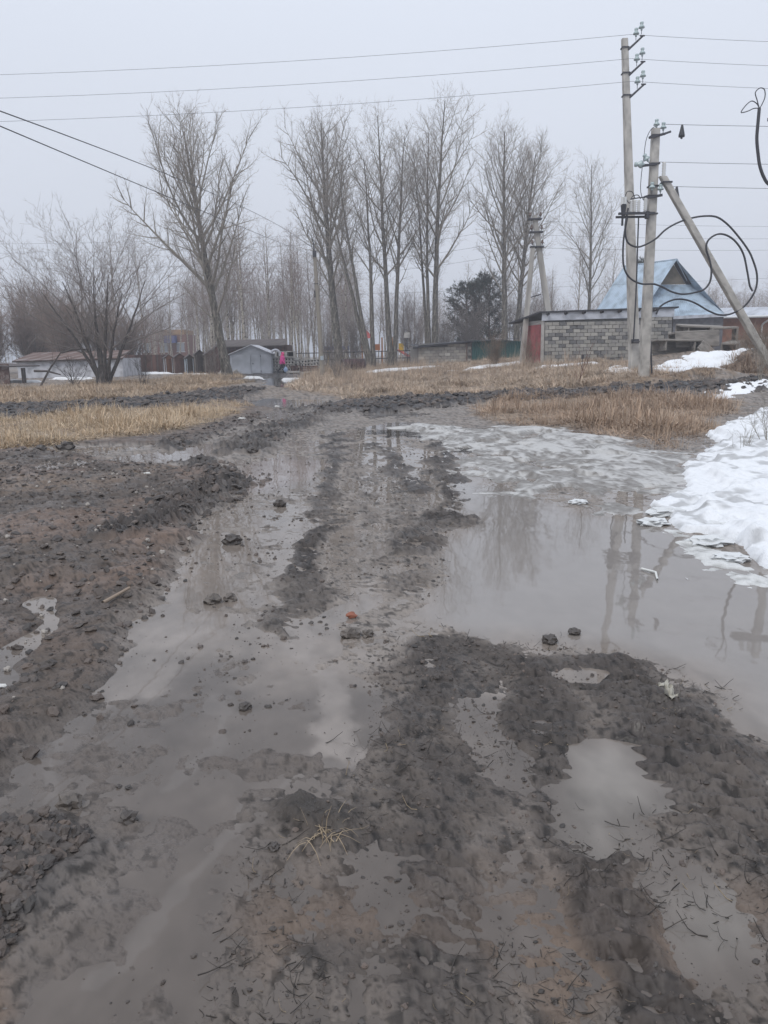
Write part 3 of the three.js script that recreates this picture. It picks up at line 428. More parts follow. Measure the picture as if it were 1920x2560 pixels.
const ORD = ['first', 'second', 'third', 'fourth', 'fifth', 'sixth', 'seventh', 'eighth', 'ninth', 'tenth', 'eleventh', 'twelfth', 'thirteenth', 'fourteenth', 'fifteenth', 'sixteenth', 'seventeenth', 'eighteenth', 'nineteenth', 'twentieth', 'twenty-first', 'twenty-second', 'twenty-third', 'twenty-fourth', 'twenty-fifth', 'twenty-sixth'];
const fromLeft = (a, b) => a[0] / -a[1] - b[0] / -b[1];
const BARK = {
  poplar: M(0.27, 0.245, 0.21, 0.95, { map: T.bark }), poplarLimb: M(0.26, 0.235, 0.20, 0.95), poplarTwig: M(0.31, 0.27, 0.235, 0.95),
  dark: M(0.16, 0.138, 0.125, 0.95, { map: T.bark }), darkLimb: M(0.20, 0.175, 0.16, 0.95), darkTwig: M(0.25, 0.215, 0.195, 0.95),
  birch: M(0.58, 0.56, 0.53, 0.9, { map: T.birch }), birchLimb: M(0.26, 0.215, 0.195, 0.95), birchTwig: M(0.27, 0.215, 0.19, 0.95),
  brownTwig: M(0.24, 0.175, 0.14, 0.95), pineBark: M(0.11, 0.075, 0.055, 0.95), needle: M(0.040, 0.052, 0.036, 0.9), reed: M(0.20, 0.15, 0.11, 0.95),
};
function plantTree(name, label, category, x, z, o, seed, bark, group, scale = 1) {
  const g = growTree(seed, o), t = thing(name, label, category, [x, groundY(x, z) - 0.08, z], 0, group); t.scale.setScalar(scale);
  mesh('trunk', g.trunk, BARK[bark], t); const c = mesh('crown', g.limb, BARK[bark + 'Limb'], t); stuff(mesh('twigs', g.twig, BARK[bark + 'Twig'], c)); return t;
}
const POP = { limbs: 22, side: 1.9, twigs: 5.0, angle: 0.72, lift: 0.085, wob: 0.2, tr: 0.0085, tw: 0.58, tips: 3, bunch: 0.95, profile: q => (0.55 + 0.65 * Math.sin(Math.PI * Math.min(1, q * 1.15))) * (1 - 0.72 * q * q) };
const trees = [
  [-3.4, -66, [[0, 0, -0.95, 18.8, 0.3, 0.37, 0.28, 5.8]], 'tall poplar with one straight trunk beside the leaning wooden pole'],
  [-0.85, -63, [[0, 0, -3.2, 13.6, -0.4, 0.20, 0.42, 3.0], [0.1, 0.1, -2.2, 15.4, 0.8, 0.19, 0.45, 3.0], [0.2, -0.1, -0.2, 15.6, -0.3, 0.19, 0.35, 3.0]], 'poplar with stems splaying left from a thick stump before the playground', 12],
  [0.75, -64, [[0, 0, -0.7, 18.6, 0.3, 0.24, 0.30, 4.0], [0.25, -0.1, 1.3, 17.3, -0.4, 0.21, 0.34, 3.6]], 'forked poplar whose two stems part low on a curved dark butt', 19],
  [4.3, -65, [[0, 0, 0.85, 19.6, 0.2, 0.27, 0.28, 5.0], [-0.35, 0.1, -0.4, 17.2, 0.6, 0.17, 0.36, 3.4], [-0.5, -0.2, -1.5, 16.0, -0.4, 0.14, 0.40, 2.8]], 'tallest poplar, three stems rising behind the low block shed', 18],
  [10.2, -66, [[0, 0, -0.35, 17.2, 0.3, 0.27, 0.26, 4.6]], 'straight poplar right of the pines with a broad crown', 26],
  [11.1, -67, [[0, 0, 1.5, 15.8, -0.3, 0.25, 0.30, 4.4]], 'poplar leaning right behind the paired concrete poles', 26],
  [19.3, -75, [[0, 0, -0.3, 16.4, 0.2, 0.18, 0.24, 3.6]], 'slender poplar behind the block shed left of the tall pole', 22],
  [-9.6, -50, [[0, 0, -1.75, 14.3, 0.3, 0.30, 0.20, 5.4]], 'big spreading poplar in the verge in front of the grey metal garage', 26],
];
trees.forEach(([x, z, stems, label, limbs], i) => plantTree('poplar_tree', label, 'tree', x, z, { ...POP, stems, limbs: Math.round((limbs ?? 26) * 1.25) }, 100 + i * 7, 'poplar', 'bare poplars across the back of the scene'));
plantTree('spreading_tree', 'dark many-stemmed bare tree on the left verge before the whitewashed garage', 'tree', -14.0, -40, { stems: [[0, 0, -2.88, 5.38, 0.4, 0.11, 0.3, 3.25], [-0.1, 0.1, -1.36, 5.71, 0.9, 0.12, 0.3, 3.38], [0.1, 0, -0.16, 6.05, -0.5, 0.14, 0.34, 3.38], [0.2, 0.1, 1.04, 6.05, 0.6, 0.12, 0.3, 3.38], [0.35, 0, 2.8, 5.8, -0.3, 0.11, 0.28, 3.25], [0.0, -0.1, -2.0, 4.37, -1.0, 0.12, 0.3, 2.6], [0.3, -0.1, 1.92, 5.04, 1.2, 0.12, 0.3, 2.6], [0.05, 0, 0.1, 2.2, 0, 0.42, 0.9, 0.3]], limbs: 11, side: 2.1, twigs: 4.0, angle: 0.75, lift: 0.03, wob: 0.26, profile: q => 0.75 + 0.5 * Math.sin(Math.PI * q) - 0.1 * q, tw: 0.5, leanPow: 1.15, bow: 0.03, tr: 0.0065 }, 411, 'dark', undefined, 0.88);

// birches: the near ones one by one, the wood behind them as one mass
const birchVar = [0, 1, 2].map(i => growTree(520 + i, { stems: [[0, 0, (i - 1) * 0.5, 13 + i * 1.5, 0.2, 0.13, 0.34, 2.6]], limbs: 20, side: 1.7, twigs: 3.2, angle: 0.6, lift: -0.012, wob: 0.18, tw: 0.75, tipLift: -0.25, tr: 0.009, tips: 2, bow: 0.02 }));
const birchRnd = rng(31), birchSpots = [];
for (let i = 0; i < 22; i++) birchSpots.push([-17.5 + i * 0.72 + (birchRnd() - 0.5) * 1.4, -(72 + birchRnd() * 14)]);
birchSpots.sort(fromLeft);
for (const [x, z] of [[-26, -80], [-22.4, -77], [-20, -84], [14.4, -84], [22, -90], [24.5, -86]]) birchSpots.push([x, z]);
birchSpots.forEach(([x, z], i) => {
  const g = birchVar[i % 3], inWood = i < 22, t = thing('birch_tree', inWood ? `bare white-barked birch behind the sheds, ${ORD[i]} from the left of its row` : ['birch left of the far brick building above the bushes', 'birch right of the left bushes behind the whitewashed garage', 'farthest birch behind the whitewashed garage', 'birch behind the block shed beside the slender poplar', 'birch behind the blue roof with drooping twigs', 'birch right of the blue roof gable'][i - 22], 'tree', [x, groundY(x, z) - 0.1, z], birchRnd() * 6.28, inWood ? 'birches behind the long brown shed' : 'single birches along the skyline');
  t.rotation.z = (birchRnd() - 0.5) * 0.14; t.scale.setScalar((inWood ? 0.70 : 0.66) + 0.28 * birchRnd()); mesh('trunk', g.trunk, BARK.birch, t); const c = mesh('crown', g.limb, BARK.birchLimb, t); stuff(mesh('twigs', g.twig, BARK.birchTwig, c));
});
function instanced(name, geo, m, list, label, category, tintFn) {
  const o = new THREE.InstancedMesh(geo, m, list.length), d = new THREE.Object3D(); o.name = numbered(name);
  list.forEach((s, i) => { d.position.set(s[0], s[1], s[2]); d.rotation.set(s[4] || 0, s[3] || 0, s[5] || 0); const k = s[6] ?? 1; Array.isArray(k) ? d.scale.set(...k) : d.scale.setScalar(k); d.updateMatrix(); o.setMatrixAt(i, d.matrix); if (tintFn) o.setColorAt(i, tintFn(s, i)); });
  o.castShadow = o.receiveShadow = true; scene.add(o); return tag(o, label, category, null, 'stuff');
}
{
  const r = rng(9), list = [[], [], []];
  for (let i = 0; i < 680; i++) { const z = -(82 + r() * 70), x = (r() - 0.5) * 2.1 * -z * 0.62; const low = x > -0.02 * z && x < 0.40 * -z ? 0.48 : x < -0.40 * -z ? 0.42 : x > 0.4 * -z ? 0.50 : x < -0.03 * -z && x > -0.24 * -z ? 0.74 : 0.52; list[i % 3].push([x, groundY(x, z) - 0.2, z, r() * 6.28, (r() - 0.5) * 0.22, (r() - 0.5) * 0.22, low * (0.75 + 0.5 * r())]); }
  const merge = g => mergeGeometries([g.trunk, g.limb, g.twig], true);
  list.forEach((l, i) => instanced('far_wood', merge(birchVar[i]), [BARK.birch, BARK.birchLimb, BARK.birchTwig], l, ['hazy brown wood of bare trees across the skyline', 'far bare trees thickening the wood behind the sheds', 'more distant bare trees of the hazy wood'][i], 'wood'));
}
// bushes and saplings
function bush(name, label, x, z, h, n, spread, seed, m, group, o = {}) {
  const r = rng(seed), st = new Tubes(), tw = new Tubes();
  for (let i = 0; i < n; i++) {
    const a = r() * 6.28, q = r(), p = bough(r, V((r() - 0.5) * spread * 0.3, 0, (r() - 0.5) * spread * 0.3), V(Math.cos(a) * q * (o.open ?? 0.6), 1, Math.sin(a) * q * (o.open ?? 0.6)), h * (0.55 + 0.5 * r()), 6, 0.25, 0.02), rad = (o.rad ?? 0.011) * (0.6 + 0.7 * r());
    st.add(p, p.map((_, k) => rad * (1 - 0.85 * k / 6)), 4);
    for (let k = 0; k < (o.twigs ?? 10); k++) { const t = 0.2 + 0.78 * r(), f = spot(p, t), d = fan(r, head(p, t), 0.4 + 0.5 * r(), r() * 6.28), L = h * (0.12 + 0.16 * r()), e = f.clone().addScaledVector(d, L * 0.6), g = e.clone().addScaledVector(d, L * 0.4); g.y += 0.1 * L; tw.add([f, e, g], [rad * 0.45, rad * 0.3, 0.0005], 3);
      for (let w = 0; w < (o.tips ?? 2); w++) { const d2 = fan(r, d, 0.6, r() * 6.28), f2 = f.clone().lerp(g, 0.3 + 0.5 * r()); tw.add([f2, f2.clone().addScaledVector(d2, L * 0.45)], [rad * 0.28, 0.0005], 3); } }
  }
  const t = thing(name, label, 'bush', [x, groundY(x, z) - 0.03, z], 0, group); stuff(mesh('stems', st.geo(), m, t)); stuff(mesh('twigs', tw.geo(), o.twigMat ?? m, t)); return t;
}
const thicket = 'dense brown bushes behind the left garages';
[[-31.5, -72, 7.2], [-29, -74, 6.4], [-27.3, -70, 6.8], [-25.2, -72, 5.6], [-34.5, -71, 6.6], [-23.6, -75, 5.0], [-33, -78, 8]].sort(fromLeft).forEach(([x, z, h], i) => bush('thicket_bush', `tall brown leafless bush in the thicket behind the left garages, ${ORD[i]} from the left`, x, z, h, 34, 3.4, 700 + i, BARK.dark, thicket, { rad: 0.03, twigs: 34, tips: 4, open: 0.55, twigMat: BARK.brownTwig }));
bush('bush', 'thin bare stems right of the dark many-stemmed tree', -11.9, -40, 2.2, 14, 1.6, 731, BARK.dark, null, { open: 0.3 });
bush('bush', 'low broken stems at the foot of the dark many-stemmed tree', -15.3, -39.6, 1.7, 9, 1.4, 732, BARK.dark, null, { open: 0.9, rad: 0.02 });
bush('bush', 'tangled shrub round the base of the big spreading poplar', -10.4, -49.2, 2.4, 22, 1.8, 733, BARK.darkLimb, null, { open: 0.4, rad: 0.014 });
bush('bush', 'leafless shrub right of the leaning wooden pole', -2.3, -44, 2.3, 18, 1.8, 734, BARK.darkLimb, null, { open: 0.5 });
bush('bush', 'pale dry shrub in front of the green metal fence', 6.6, -47, 2.0, 40, 1.8, 735, BARK.reed, null, { open: 0.5, twigs: 16 });
bush('bush', 'dry shrub at the foot of the paired poles', 8.0, -43.5, 1.9, 26, 1.8, 736, BARK.reed, null, { open: 0.6 });
bush('sapling', 'three-stemmed reddish sapling in the grass before the block shed', 6.75, -27.4, 1.75, 4, 0.3, 737, M(0.16, 0.085, 0.065, 0.9), null, { open: 0.45, rad: 0.013, twigs: 3, tips: 0 });
bush('sapling', 'small leafless sapling in front of the snowy spoil heap', 11.6, -24.5, 1.75, 6, 0.4, 738, BARK.poplarLimb, null, { open: 0.35, rad: 0.012, twigs: 6, tips: 1 });
bush('bush', 'bare grey shrub standing in the snow bank at the right edge', 5.75, -11.6, 1.0, 14, 0.7, 739, BARK.poplarLimb, null, { open: 0.5, rad: 0.006, twigs: 8 });
bush('bush', 'small shrub in the snow bank left of the grey one', 5.0, -10.9, 0.6, 7, 0.5, 740, BARK.poplarLimb, null, { open: 0.7, rad: 0.005, twigs: 5 });
bush('bush', 'brown weeds on the spoil heap behind the brace pole', 17.6, -38.5, 1.3, 46, 4.2, 741, BARK.reed, null, { open: 0.6, rad: 0.012 });
bush('bush', 'brown scrub on the heap of dark earth at the right edge', 15.6, -33.2, 1.1, 60, 3.6, 743, BARK.reed, null, { open: 0.9, rad: 0.011 });
bush('bush', 'tangled brown brush at the right edge beside the snow strip', 13.0, -25.6, 1.5, 60, 2.6, 742, BARK.reed, null, { open: 0.9, rad: 0.009 });
[[-4.6, -70], [-2.4, -72], [2.4, -71], [6.0, -76], [8.2, -73], [12.6, -74], [14.6, -70]].sort(fromLeft).forEach(([x, z], i) => bush('undergrowth_bush', `grey leafless bush in the undergrowth beneath the poplars, ${ORD[i]} from the left`, x, z, 4.2 + (i % 3), 26, 3, 760 + i, BARK.darkLimb, 'undergrowth beneath the poplars', { rad: 0.02, twigs: 22, tips: 4, twigMat: BARK.darkTwig }));
{ // leaning branch wood by the dark tree
  const b = new Tubes(); const r = rng(5); for (const [p, q, w] of [[[-16.7, 0.2, -39], [-15.6, 1.9, -39.3], 0.06], [[-15.6, 1.85, -39.3], [-14.3, 2.0, -39.4], 0.05], [[-16.9, 1.0, -39], [-15.7, 0.8, -39.2], 0.06]]) b.add([V(...p), V(...p).lerp(V(...q), 0.5).add(V(0, 0.08, 0)), V(...q)], [w, w * 0.8, w * 0.5], 6);
  solo('broken_branch', b.geo(), BARK.dark, 'broken grey branch propped against the dark many-stemmed tree', 'branch');
}
// pines: trunk, whorled boughs and tufts of needles
function pine(label, x, z, h, w, seed) {
  const r = rng(seed), tr = new Tubes(), bo = new Tubes(), tuft = [], p = bough(r, V(0, 0, 0), V(0, 1, 0), h, 8, 0.04, 0); tr.add(p, p.map((_, k) => 0.16 * (1 - 0.9 * k / 8)), 8);
  for (let i = 0; i < 100; i++) {
    const t = 0.10 + 0.88 * i / 100, f = spot(p, t), L = w * (0.35 + 0.65 * Math.sin(Math.PI * Math.pow(1 - t, 0.7))) * (0.6 + 0.6 * r()) * (1 - 0.55 * t), a = r() * 6.28, b = bough(r, f, V(Math.cos(a), 0.15 + 0.5 * t, Math.sin(a)), L, 5, 0.25, 0.07); bo.add(b, b.map((_, k) => 0.03 * (1 - 0.8 * k / 5)), 4);
    for (let k = 0; k < 16; k++) { const q = 0.25 + 0.75 * r(), c = spot(b, Math.min(0.99, q)), d = fan(r, head(b, Math.min(0.98, q)), 0.5 + 0.6 * r(), r() * 6.28), e = c.clone().addScaledVector(d, 0.25 + 0.3 * r()); bo.add([c, e], [0.012, 0.006], 3); tuft.push([e, d]); }
  }
  const n = [], nn = [], ni = [];
  for (const [c, d] of tuft) for (let k = 0; k < 20; k++) { const dir = fan(r, d, 0.25 + 0.9 * r(), r() * 6.28), s = c.clone().addScaledVector(d, -0.28 * r()), e = s.clone().addScaledVector(dir, 0.16 + 0.12 * r()), u = V(r() - 0.5, r() - 0.5, r() - 0.5).cross(dir).normalize().multiplyScalar(0.011), b = n.length / 3; n.push(s.x - u.x, s.y - u.y, s.z - u.z, s.x + u.x, s.y + u.y, s.z + u.z, e.x, e.y, e.z); const m = u.clone().cross(dir).normalize(); for (let q = 0; q < 3; q++) nn.push(m.x, m.y, m.z); ni.push(b, b + 1, b + 2); }
  const g = new THREE.BufferGeometry(); g.setAttribute('position', new THREE.Float32BufferAttribute(n, 3)); g.setAttribute('normal', new THREE.Float32BufferAttribute(nn, 3)); g.setIndex(ni);
  const t = thing('pine_tree', label, 'tree', [x, groundY(x, z) - 0.1, z], 0, 'evergreen pines behind the green fence'); mesh('trunk', tr.geo(), BARK.pineBark, t); const c = mesh('crown', bo.geo(), BARK.pineBark, t); stuff(mesh('needles', g, BARK.needle, c));
}
pine('dark pine behind the low block shed, left of the other pine', 8.3, -78, 6.6, 3.6, 801); pine('dark pine behind the green metal fence, right of the other pine', 10.6, -79, 7.4, 3.9, 802);
pine('dark conifer behind the right slope of the blue roof', 24.6, -76, 8.2, 2.6, 803);

// dry grass
function tuftGeo(seed, n, h, open, droop, w, rise = 1) {
  const r = rng(seed), p = [], nn = [], ix = [];
  for (let i = 0; i < n; i++) {
    const a = r() * 6.28, q = r(), bx = (r() - 0.5) * 0.34, bz = (r() - 0.5) * 0.34, L = h * (0.45 + 0.75 * r()), d = V(Math.cos(a) * q * open, rise, Math.sin(a) * q * open).normalize(), s = V(-Math.sin(a), 0, Math.cos(a)); let c = V(bx, -0.03, bz);
    const b0 = p.length / 3; for (let k = 0; k <= 3; k++) { const ww = w * (1 - 0.75 * k / 3); p.push(c.x - s.x * ww, c.y, c.z - s.z * ww, c.x + s.x * ww, c.y, c.z + s.z * ww); const m = V(0, 0, 0).crossVectors(s, d).normalize(); nn.push(m.x, m.y, m.z, m.x, m.y, m.z); c = c.clone().addScaledVector(d, L / 3); d.y -= droop * (0.4 + r()); d.x += (r() - 0.5) * 0.3; d.z += (r() - 0.5) * 0.3; d.normalize(); }
    for (let k = 0; k < 3; k++) { const e = b0 + 2 * k; ix.push(e, e + 1, e + 2, e + 1, e + 3, e + 2); }
  }
  const g = new THREE.BufferGeometry(); g.setAttribute('position', new THREE.Float32BufferAttribute(p, 3)); g.setAttribute('normal', new THREE.Float32BufferAttribute(nn, 3)); g.setIndex(ix); return g;
}
const tufts = { mat: tuftGeo(1, 40, 0.36, 1.7, 0.55, 0.006, 0.30), mid: tuftGeo(2, 34, 0.36, 1.2, 0.42, 0.007, 0.9), tall: tuftGeo(3, 18, 0.85, 0.6, 0.12, 0.006) };
function meadow(area, per, kind, sMin, sMax, seed, rgb, label, keep) {
  const r = rng(seed), b = bb[area], list = [], total = Math.round((b[1] - b[0]) * (b[3] - b[2]) * per);
  for (let i = 0; i < total; i++) { const x = mix(b[0], b[1], r()), d = mix(b[2], b[3], r()), e = inside(area, x + 0.4 * vn(x, d), d + 0.4 * vn(x + 5, d), 2), k = r(), patch = fbm(x * 0.6 + seed, d * 0.5, 3); if (e < 0.25 * vn(x * 3, d * 3) || patch + (k - 0.5) * 0.7 < -0.10 || (keep && !keep(x, d, k))) continue; list.push([x, groundY(x, -d) - 0.01, -d, r() * 6.28, (r() - 0.5) * 0.3, (r() - 0.5) * 0.3, (k => [k * 1.15, k * (kind === 'tall' ? 1 : 0.62 + 0.25 * r()), k * 1.15])(mix(sMin, sMax, r() * r()) * (0.8 + 0.6 * ss(0, 0.3, patch)))]); }
  const c = new THREE.Color(); instanced('dry_grass', tufts[kind], MAT.straw, list, label, 'grass', () => { const t = 0.55 + 0.75 * r(), y = r(), w = r() < 0.2 ? 0.5 : 0; return c.setRGB(mix(mix(rgb[0], rgb[0] * 0.8, y), 0.30, w) * t, mix(mix(rgb[1], rgb[1] * 0.76, y), 0.26, w) * t, mix(mix(rgb[2], rgb[2] * 0.74, y), 0.215, w) * t); });
}
meadow('grassNear', 80, 'mat', 0.5, 1.15, 21, [0.60, 0.47, 0.32], 'yellow flattened dry grass left of the track');
meadow('grassFarLeft', 22, 'mid', 0.6, 1.3, 22, [0.52, 0.405, 0.29], 'dry grass verge beyond the dark soil strip on the left');
meadow('grassFarMid', 17, 'mid', 0.6, 1.3, 23, [0.53, 0.425, 0.325], 'dry grass field beyond the dark wheel ruts');
meadow('grassFarMid', 2.6, 'tall', 0.5, 1.2, 24, [0.52, 0.41, 0.31], 'tall dry weeds standing before the sheds and poplars', (x, d) => d > 36 && x > -4.5);
meadow('grassRight', 75, 'mat', 0.55, 1.2, 25, [0.44, 0.325, 0.235], 'matted brown grass island between the track and the snow');
meadow('grassPole', 16, 'mid', 0.5, 1.1, 26, [0.47, 0.36, 0.265], 'dry grass round the feet of the tall poles');
meadow('spoil', 14, 'mid', 0.7, 1.5, 28, [0.36, 0.27, 0.20], 'brown matted weeds over the spoil heap at the right edge');
meadow('snowMound', 3, 'tall', 0.3, 0.7, 27, [0.40, 0.30, 0.21], 'weeds poking through the snow on the spoil heap', (x, d) => x < 13.0 || d > 38);
// ---------------------------------------------------------------- building helpers
const Y = (x, z) => groundY(x, z);
function box(w, h, d, x = 0, y = 0, z = 0, ry = 0, rx = 0, rz = 0) { const g = new THREE.BoxGeometry(w, h, d); uvBox(g, w, h, d); if (rx || rz) g.applyMatrix4(new THREE.Matrix4().makeRotationFromEuler(new THREE.Euler(rx, 0, rz))); if (ry) g.rotateY(ry); g.translate(x, y, z); return g; }
function uvBox(g, w, h, d) { const p = g.attributes.position, n = g.attributes.normal, u = g.attributes.uv; for (let i = 0; i < p.count; i++) { const ax = Math.abs(n.getX(i)) > 0.5, ay = Math.abs(n.getY(i)) > 0.5; u.setXY(i, (ax ? p.getZ(i) : p.getX(i)) * 0.6 + 0.5, (ay ? p.getZ(i) : p.getY(i)) * 0.6 + 0.5); } }
function rod(a, b, r0, r1 = r0, sides = 8) { return new Tubes().add([V(...a), V(...b)], [r0, r1], sides).geo(); }
function faces(list, th = 0) { // flat polygons (each a list of [x,y,z]), given a thickness downwards when th > 0
  const P = [], U = []; const tri = (a, b, c) => { for (const q of [a, b, c]) { P.push(...q); U.push(q[0] * 0.5 + q[2] * 0.3, q[1] * 0.5); } };
  for (const f of list) for (let i = 1; i < f.length - 1; i++) { tri(f[0], f[i], f[i + 1]); if (th) { const lo = q => [q[0], q[1] - th, q[2]]; tri(lo(f[0]), lo(f[i + 1]), lo(f[i])); } }
  if (th) for (const f of list) for (let i = 0; i < f.length; i++) { const a = f[i], b = f[(i + 1) % f.length], c = [a[0], a[1] - th, a[2]], e = [b[0], b[1] - th, b[2]]; tri(a, c, b); tri(b, c, e); }
  const g = new THREE.BufferGeometry(); g.setAttribute('position', new THREE.Float32BufferAttribute(P, 3)); g.setAttribute('uv', new THREE.Float32BufferAttribute(U, 2)); g.computeVertexNormals(); return g;
}
function ribbed(a, b, c, e, n, amp) { // profiled sheet metal between edge a-b (bottom) and e-c (top), n ribs
  const P = [], U = [], I = [], A = V(...a), B = V(...b), C = V(...c), E = V(...e), nor = V(0, 0, 0).crossVectors(B.clone().sub(A), E.clone().sub(A)).normalize(); if (nor.y < 0) nor.negate();
  const m = n * 6, w = [0, 0, 0.5, 1, 1, 0.5];
  for (let i = 0; i <= m; i++) { const t = i / m, o = nor.clone().multiplyScalar(amp * w[i % 6]); for (const q of [A.clone().lerp(B, t), E.clone().lerp(C, t)]) { q.add(o); P.push(q.x, q.y, q.z); } U.push(t * 3, 0, t * 3, 2); }
  for (let i = 0; i < m; i++) { const k = 2 * i; I.push(k, k + 2, k + 1, k + 2, k + 3, k + 1); }
  const g = new THREE.BufferGeometry(); g.setAttribute('position', new THREE.Float32BufferAttribute(P, 3)); g.setAttribute('uv', new THREE.Float32BufferAttribute(U, 2)); g.setIndex(I); const h = g.toNonIndexed(); h.computeVertexNormals(); return h;
}
const tube = (pts, r, n = 40, closed = false) => { const v = []; for (let i = 0; i < pts.length; i += 3) v.push(V(pts[i], pts[i + 1], pts[i + 2])); return new THREE.TubeGeometry(new THREE.CatmullRomCurve3(v, closed, 'centripetal'), n, r, 6, false); };
function blockWall(parent, p0, p1, h0, h1, base, bw, bh, mats, seed, depth = 0.2) { // courses of blocks with open joints over a mortar core
  const r = rng(seed), L = Math.hypot(p1[0] - p0[0], p1[1] - p0[1]), ang = Math.atan2(-(p1[1] - p0[1]), p1[0] - p0[0]), geos = [0, 1, 2].map(i => { const g = new RoundedBoxGeometry(bw - 0.018, bh - 0.016, depth, 1, 0.012); g.scale(1 - i * 0.01, 1, 1 + (i - 1) * 0.12); return g; }), half = new RoundedBoxGeometry(bw / 2 - 0.018, bh - 0.016, depth, 1, 0.012);
  let count = 0;
  for (let row = 0; ; row++) {
    const y = base + (row + 0.5) * bh; if (y + bh * 0.4 > Math.max(h0, h1)) break;
    for (let s = row % 2 ? 0 : -bw / 2; s < L; s += bw) {
      const isHalf = s < 0 || s + bw > L, c = isHalf ? (s < 0 ? bw / 4 : s + bw / 4) : s + bw / 2; if (isHalf && s >= 0 && L - s < bw * 0.4) continue; if (y + bh * 0.4 > mix(h0, h1, c / L) || count >= 298) continue;
      const m = new THREE.Mesh(isHalf ? half : geos[Math.floor(r() * 3)], mats[Math.floor(r() * r() * 0 + r() * mats.length)]); m.name = 'block'; m.castShadow = m.receiveShadow = true;
      m.position.set(mix(p0[0], p1[0], c / L), y + (r() - 0.5) * 0.008, mix(p0[1], p1[1], c / L)); m.rotation.y = ang + (r() - 0.5) * 0.02; m.translateZ((r() - 0.5) * 0.025); parent.add(m); count++;
    }
  }
}

// ---------------------------------------------------------------- power poles
function concretePole(label, base, top, w0, w1, name = 'concrete_pole', group = 'concrete power poles') { // tapered rectangular pole with chamfered corners
  const t = thing(name, label, 'pole', base, 0, group), sh = (w, d) => { const c = w * 0.22; return [[-w + c, -d], [w - c, -d], [w, -d + c], [w, d - c], [w - c, d], [-w + c, d], [-w, d - c], [-w, -d + c]]; }, P = [], I = [], U = [], N = 8, S = 14;
  const lo = V(0, -0.4, 0), hi = V(top[0] - base[0], top[1] - base[1], top[2] - base[2]);
  for (let k = 0; k <= S; k++) { const q = k / S, c = lo.clone().lerp(hi, q), w = mix(w0, w1, q) / 2; sh(w, w * 0.9).forEach(([x, z], i) => { P.push(c.x + x, c.y, c.z + z); U.push(i / N * 1.2, q * 6); }); }
  for (let k = 0; k < S; k++) for (let i = 0; i < N; i++) { const a = k * N + i, b = k * N + (i + 1) % N; I.push(a, a + N, b, b, a + N, b + N); } for (let i = 1; i < N - 1; i++) I.push(S * N, S * N + i + 1, S * N + i);
  const g = new THREE.BufferGeometry(); g.setAttribute('position', new THREE.Float32BufferAttribute(P, 3)); g.setAttribute('uv', new THREE.Float32BufferAttribute(U, 2)); g.setIndex(I); const h = g.toNonIndexed(); h.computeVertexNormals(); mesh('shaft', h, MAT.poleConc, t); t.userData.axis = undefined; delete t.userData.axis; return { t, at: q => lo.clone().lerp(hi, q), w: q => mix(w0, w1, q) };
}
function insulator(parent, x, y, z, s = 1, m = MAT.glassIns, tilt = 0) {
  const g = new THREE.LatheGeometry([[0.001, 0.20], [0.05, 0.19], [0.055, 0.15], [0.035, 0.13], [0.08, 0.07], [0.085, 0.04], [0.03, 0.035], [0.025, -0.02]].map(([a, b]) => new THREE.Vector2(a * s, b * s)), 12); const o = mesh('insulator', g, m, parent); o.position.set(x, y, z); o.rotation.z = tilt; const p = mesh('pin', rod([0, -0.12 * s, 0], [0, 0.03 * s, 0], 0.012), MAT.steel, o); return o;
}
function clampRing(parent, c, w) { const s = w / 2 + 0.012; return mesh('clamp', [box(w + 0.05, 0.05, 0.02, c.x, c.y, c.z + s), box(w + 0.05, 0.05, 0.02, c.x, c.y, c.z - s), box(0.02, 0.05, w, c.x + s, c.y, c.z), box(0.02, 0.05, w, c.x - s, c.y, c.z)], MAT.steel, parent); }
{ // tall pole
  const P = concretePole('tallest concrete pole, leaning slightly left behind the shorter braced pole', [10.78, 0.72, -34], [9.78, 13.5, -34], 0.44, 0.23), t = P.t;
  for (const q of [0.975, 0.905, 0.843]) {
    const c = P.at(q); clampRing(t, c, P.w(q)); mesh('bracket', [rod([c.x + 0.1, c.y - 0.1, c.z + 0.1], [c.x + 0.62, c.y + 0.34, c.z + 0.25], 0.045, 0.035), rod([c.x + 0.5, c.y + 0.34, c.z + 0.25], [c.x + 0.68, c.y + 0.34, c.z + 0.25], 0.03)], MAT.steel, t);
    insulator(t, c.x + 0.36, c.y + 0.36, c.z + 0.2, 1.4); insulator(t, c.x + 0.55, c.y + 0.56, c.z + 0.25, 1.4);
  }
  mesh('cable_riser', tube(LINE.riser.map((v, i) => i % 3 === 0 ? v - 10.78 : i % 3 === 1 ? v - 0.72 : v + 34 - 0.02), 0.03, 30), MAT.cable, t);
  mesh('junction_box', new RoundedBoxGeometry(0.3, 0.18, 0.16, 2, 0.02).translate(-0.18, 1.14, 0.38), MAT.cable, t);
}
